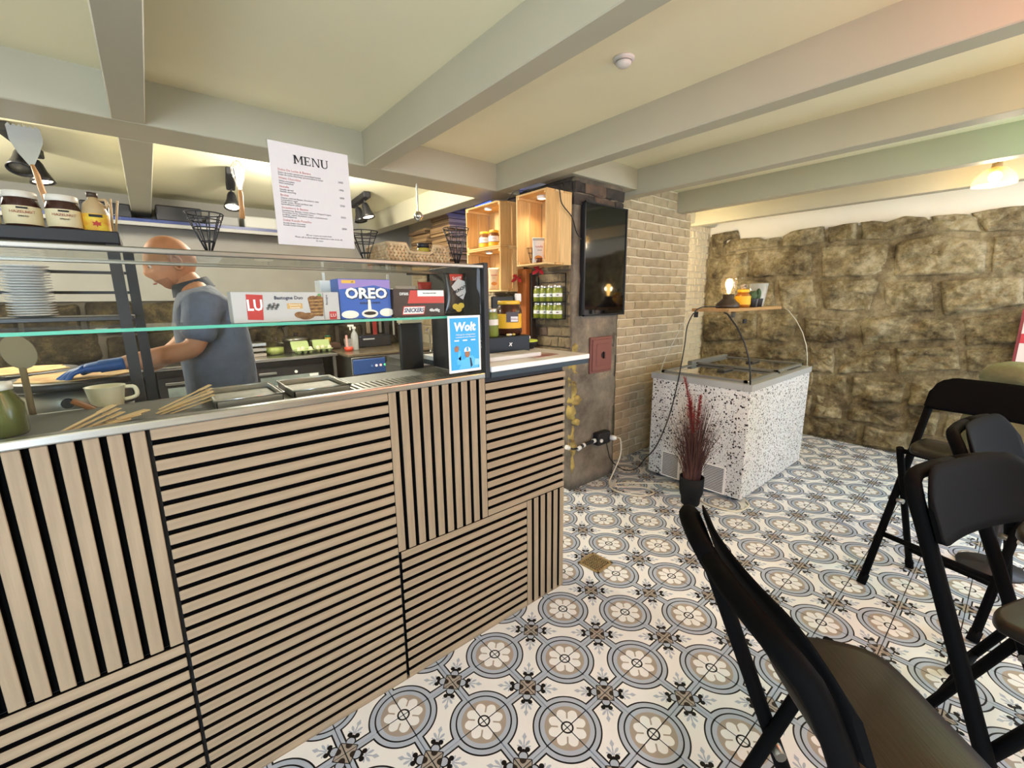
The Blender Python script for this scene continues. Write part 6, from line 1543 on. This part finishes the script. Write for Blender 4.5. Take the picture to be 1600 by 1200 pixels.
for f in (.35, .7, 1): MB().tube([((.004+.031*f)*math.cos(2*PI*i/18), (.004+.031*f)*math.sin(2*PI*i/18), .11*f) for i in range(18)], .0014, 5, closed=True).build('ring', M_BLACK, T)
o = MB().lathe([(0, 0), (.02, 0), (.021, .03), (0, .031)], n=16).build('dark_jar', mat('sauce_brown', '#5a2d1c', .3)); o.location = (1.49, .89, 1.6445); tag(o, 'small dark jar before the biscuit bag', 'jar')
# black cable over the crates
o = MB().tube(smooth([(1.47, 1.69, 2.105), (1.48, 1.55, 2.103), (1.47, 1.40, 2.112), (1.47, 1.27, 2.09), (1.462, 1.18, 2.075), (1.455, 1.09, 2.11), (1.46, 1.0, 2.10), (1.49, .86, 2.093), (1.55, .785, 2.09), (1.58, .78, 2.0), (1.68, .785, 1.93), (1.74, .80, 1.85), (1.78, .79, 1.80)]), .0035, 6).build('crate_cable', M_RUBBER); tag(o, 'thin black cable draped over the tops of the crates', 'cable')
# orange stained upright and dark post
o = MB().box(-.03, .03, -.05, .05, 0, .95, bev=.003).build('orange_plank', oak('stained_pine', '#a8612f', .5, 'z')); o.location = (1.665, 1.235, 1.0-.35); o.scale = (1, 1, 1); tag(o, 'orange stained upright plank between the crates and wire rack', 'plank')
o.location = (1.665, 1.235, 0); o.data.transform(Matrix.Diagonal((1, 1, 1.63/.95, 1)))
o = MB().box(-.02, .02, -.0125, .0125, 0, 1.60, bev=.002).build('dark_post', mat('post_dark', '#33261e', .6)); o.location = (1.69, 1.172, 0); tag(o, 'dark brown post beside the orange plank', 'post')
# wire rack with green jars
O = (1.70, 1.03, 1.272); T = thing('wire_rack', 'black wire wall rack holding two rows of green jars', 'rack', O)
b = MB()
for z in (1.277, 1.395, 1.585): b.tube([(1.735, .885, z), (1.655, .885, z), (1.655, 1.155, z), (1.735, 1.155, z)], .0028, 6)
b.build('wire_frame', M_BLACK, T, O)
for y in (.885, 1.155): MB().rod((1.735, y, 1.272), (1.735, y, 1.59), .004).build('upright', M_BLACK, T, O)
for z in (1.274, 1.392): MB().box(1.655, 1.735, .885, 1.155, z, z+.003).build('shelf', M_BLACK, T, O)
PG = mat('pistachio_cream', '#7c8428', .3, var=.08, vscale=30); LS = mat('lid_silver', '#b9b9b4', .3)
for row, z in enumerate((1.2772, 1.3952)):
    for k, y in enumerate((1.118, 1.051, .984, .922)):
        T, F, r, h = jar('pistachio_jar', (1.694, y, z), .034, .112, PG, LS, M_PAPER, ('first', 'second', 'third', 'rightmost')[k]+' green jar from the orange plank in the '+('lower', 'upper')[row]+' rack row', group='green jars in the wire rack', lb=(.30, .52))
        prt('label_mark', F(.046), [(-.012, -.002), (.0, .003), (.013, -.001), (.0, -.004)], M_INK, T, th=.0012)
# red silk flowers under the upright crate
r_ = random.Random(2)
for k, (x, y, z, lab) in enumerate(((1.60, 1.235, 1.57, 'red silk flower by the orange plank'), (1.58, .985, 1.612, 'red silk flower under the upright crate'))):
    T = thing('red_flower', lab, 'flower', (x, y, z), group='red flowers under the crates')
    for i in range(7):
        a = 2*PI*i/7; d = Vector((math.cos(a)*.3-.3, math.sin(a), .5*math.sin(a*2)-.1)).normalized(); s_ = d.orthogonal().normalized()
        b = MB(); P = [Vector((0, 0, 0)), d*.022+s_*.013, d*.05+s_*.008, d*.058, d*.05-s_*.008, d*.022-s_*.013]; b.prism(P, d.cross(s_)*.0012); b.build('petal', mat('petal_red', '#b3242c', .7), T)
    MB().rod((0, 0, 0), (.04, 0, .015 if k else .03), .003).build('stem', mat('stem_green', '#3d4a2a', .8), T)
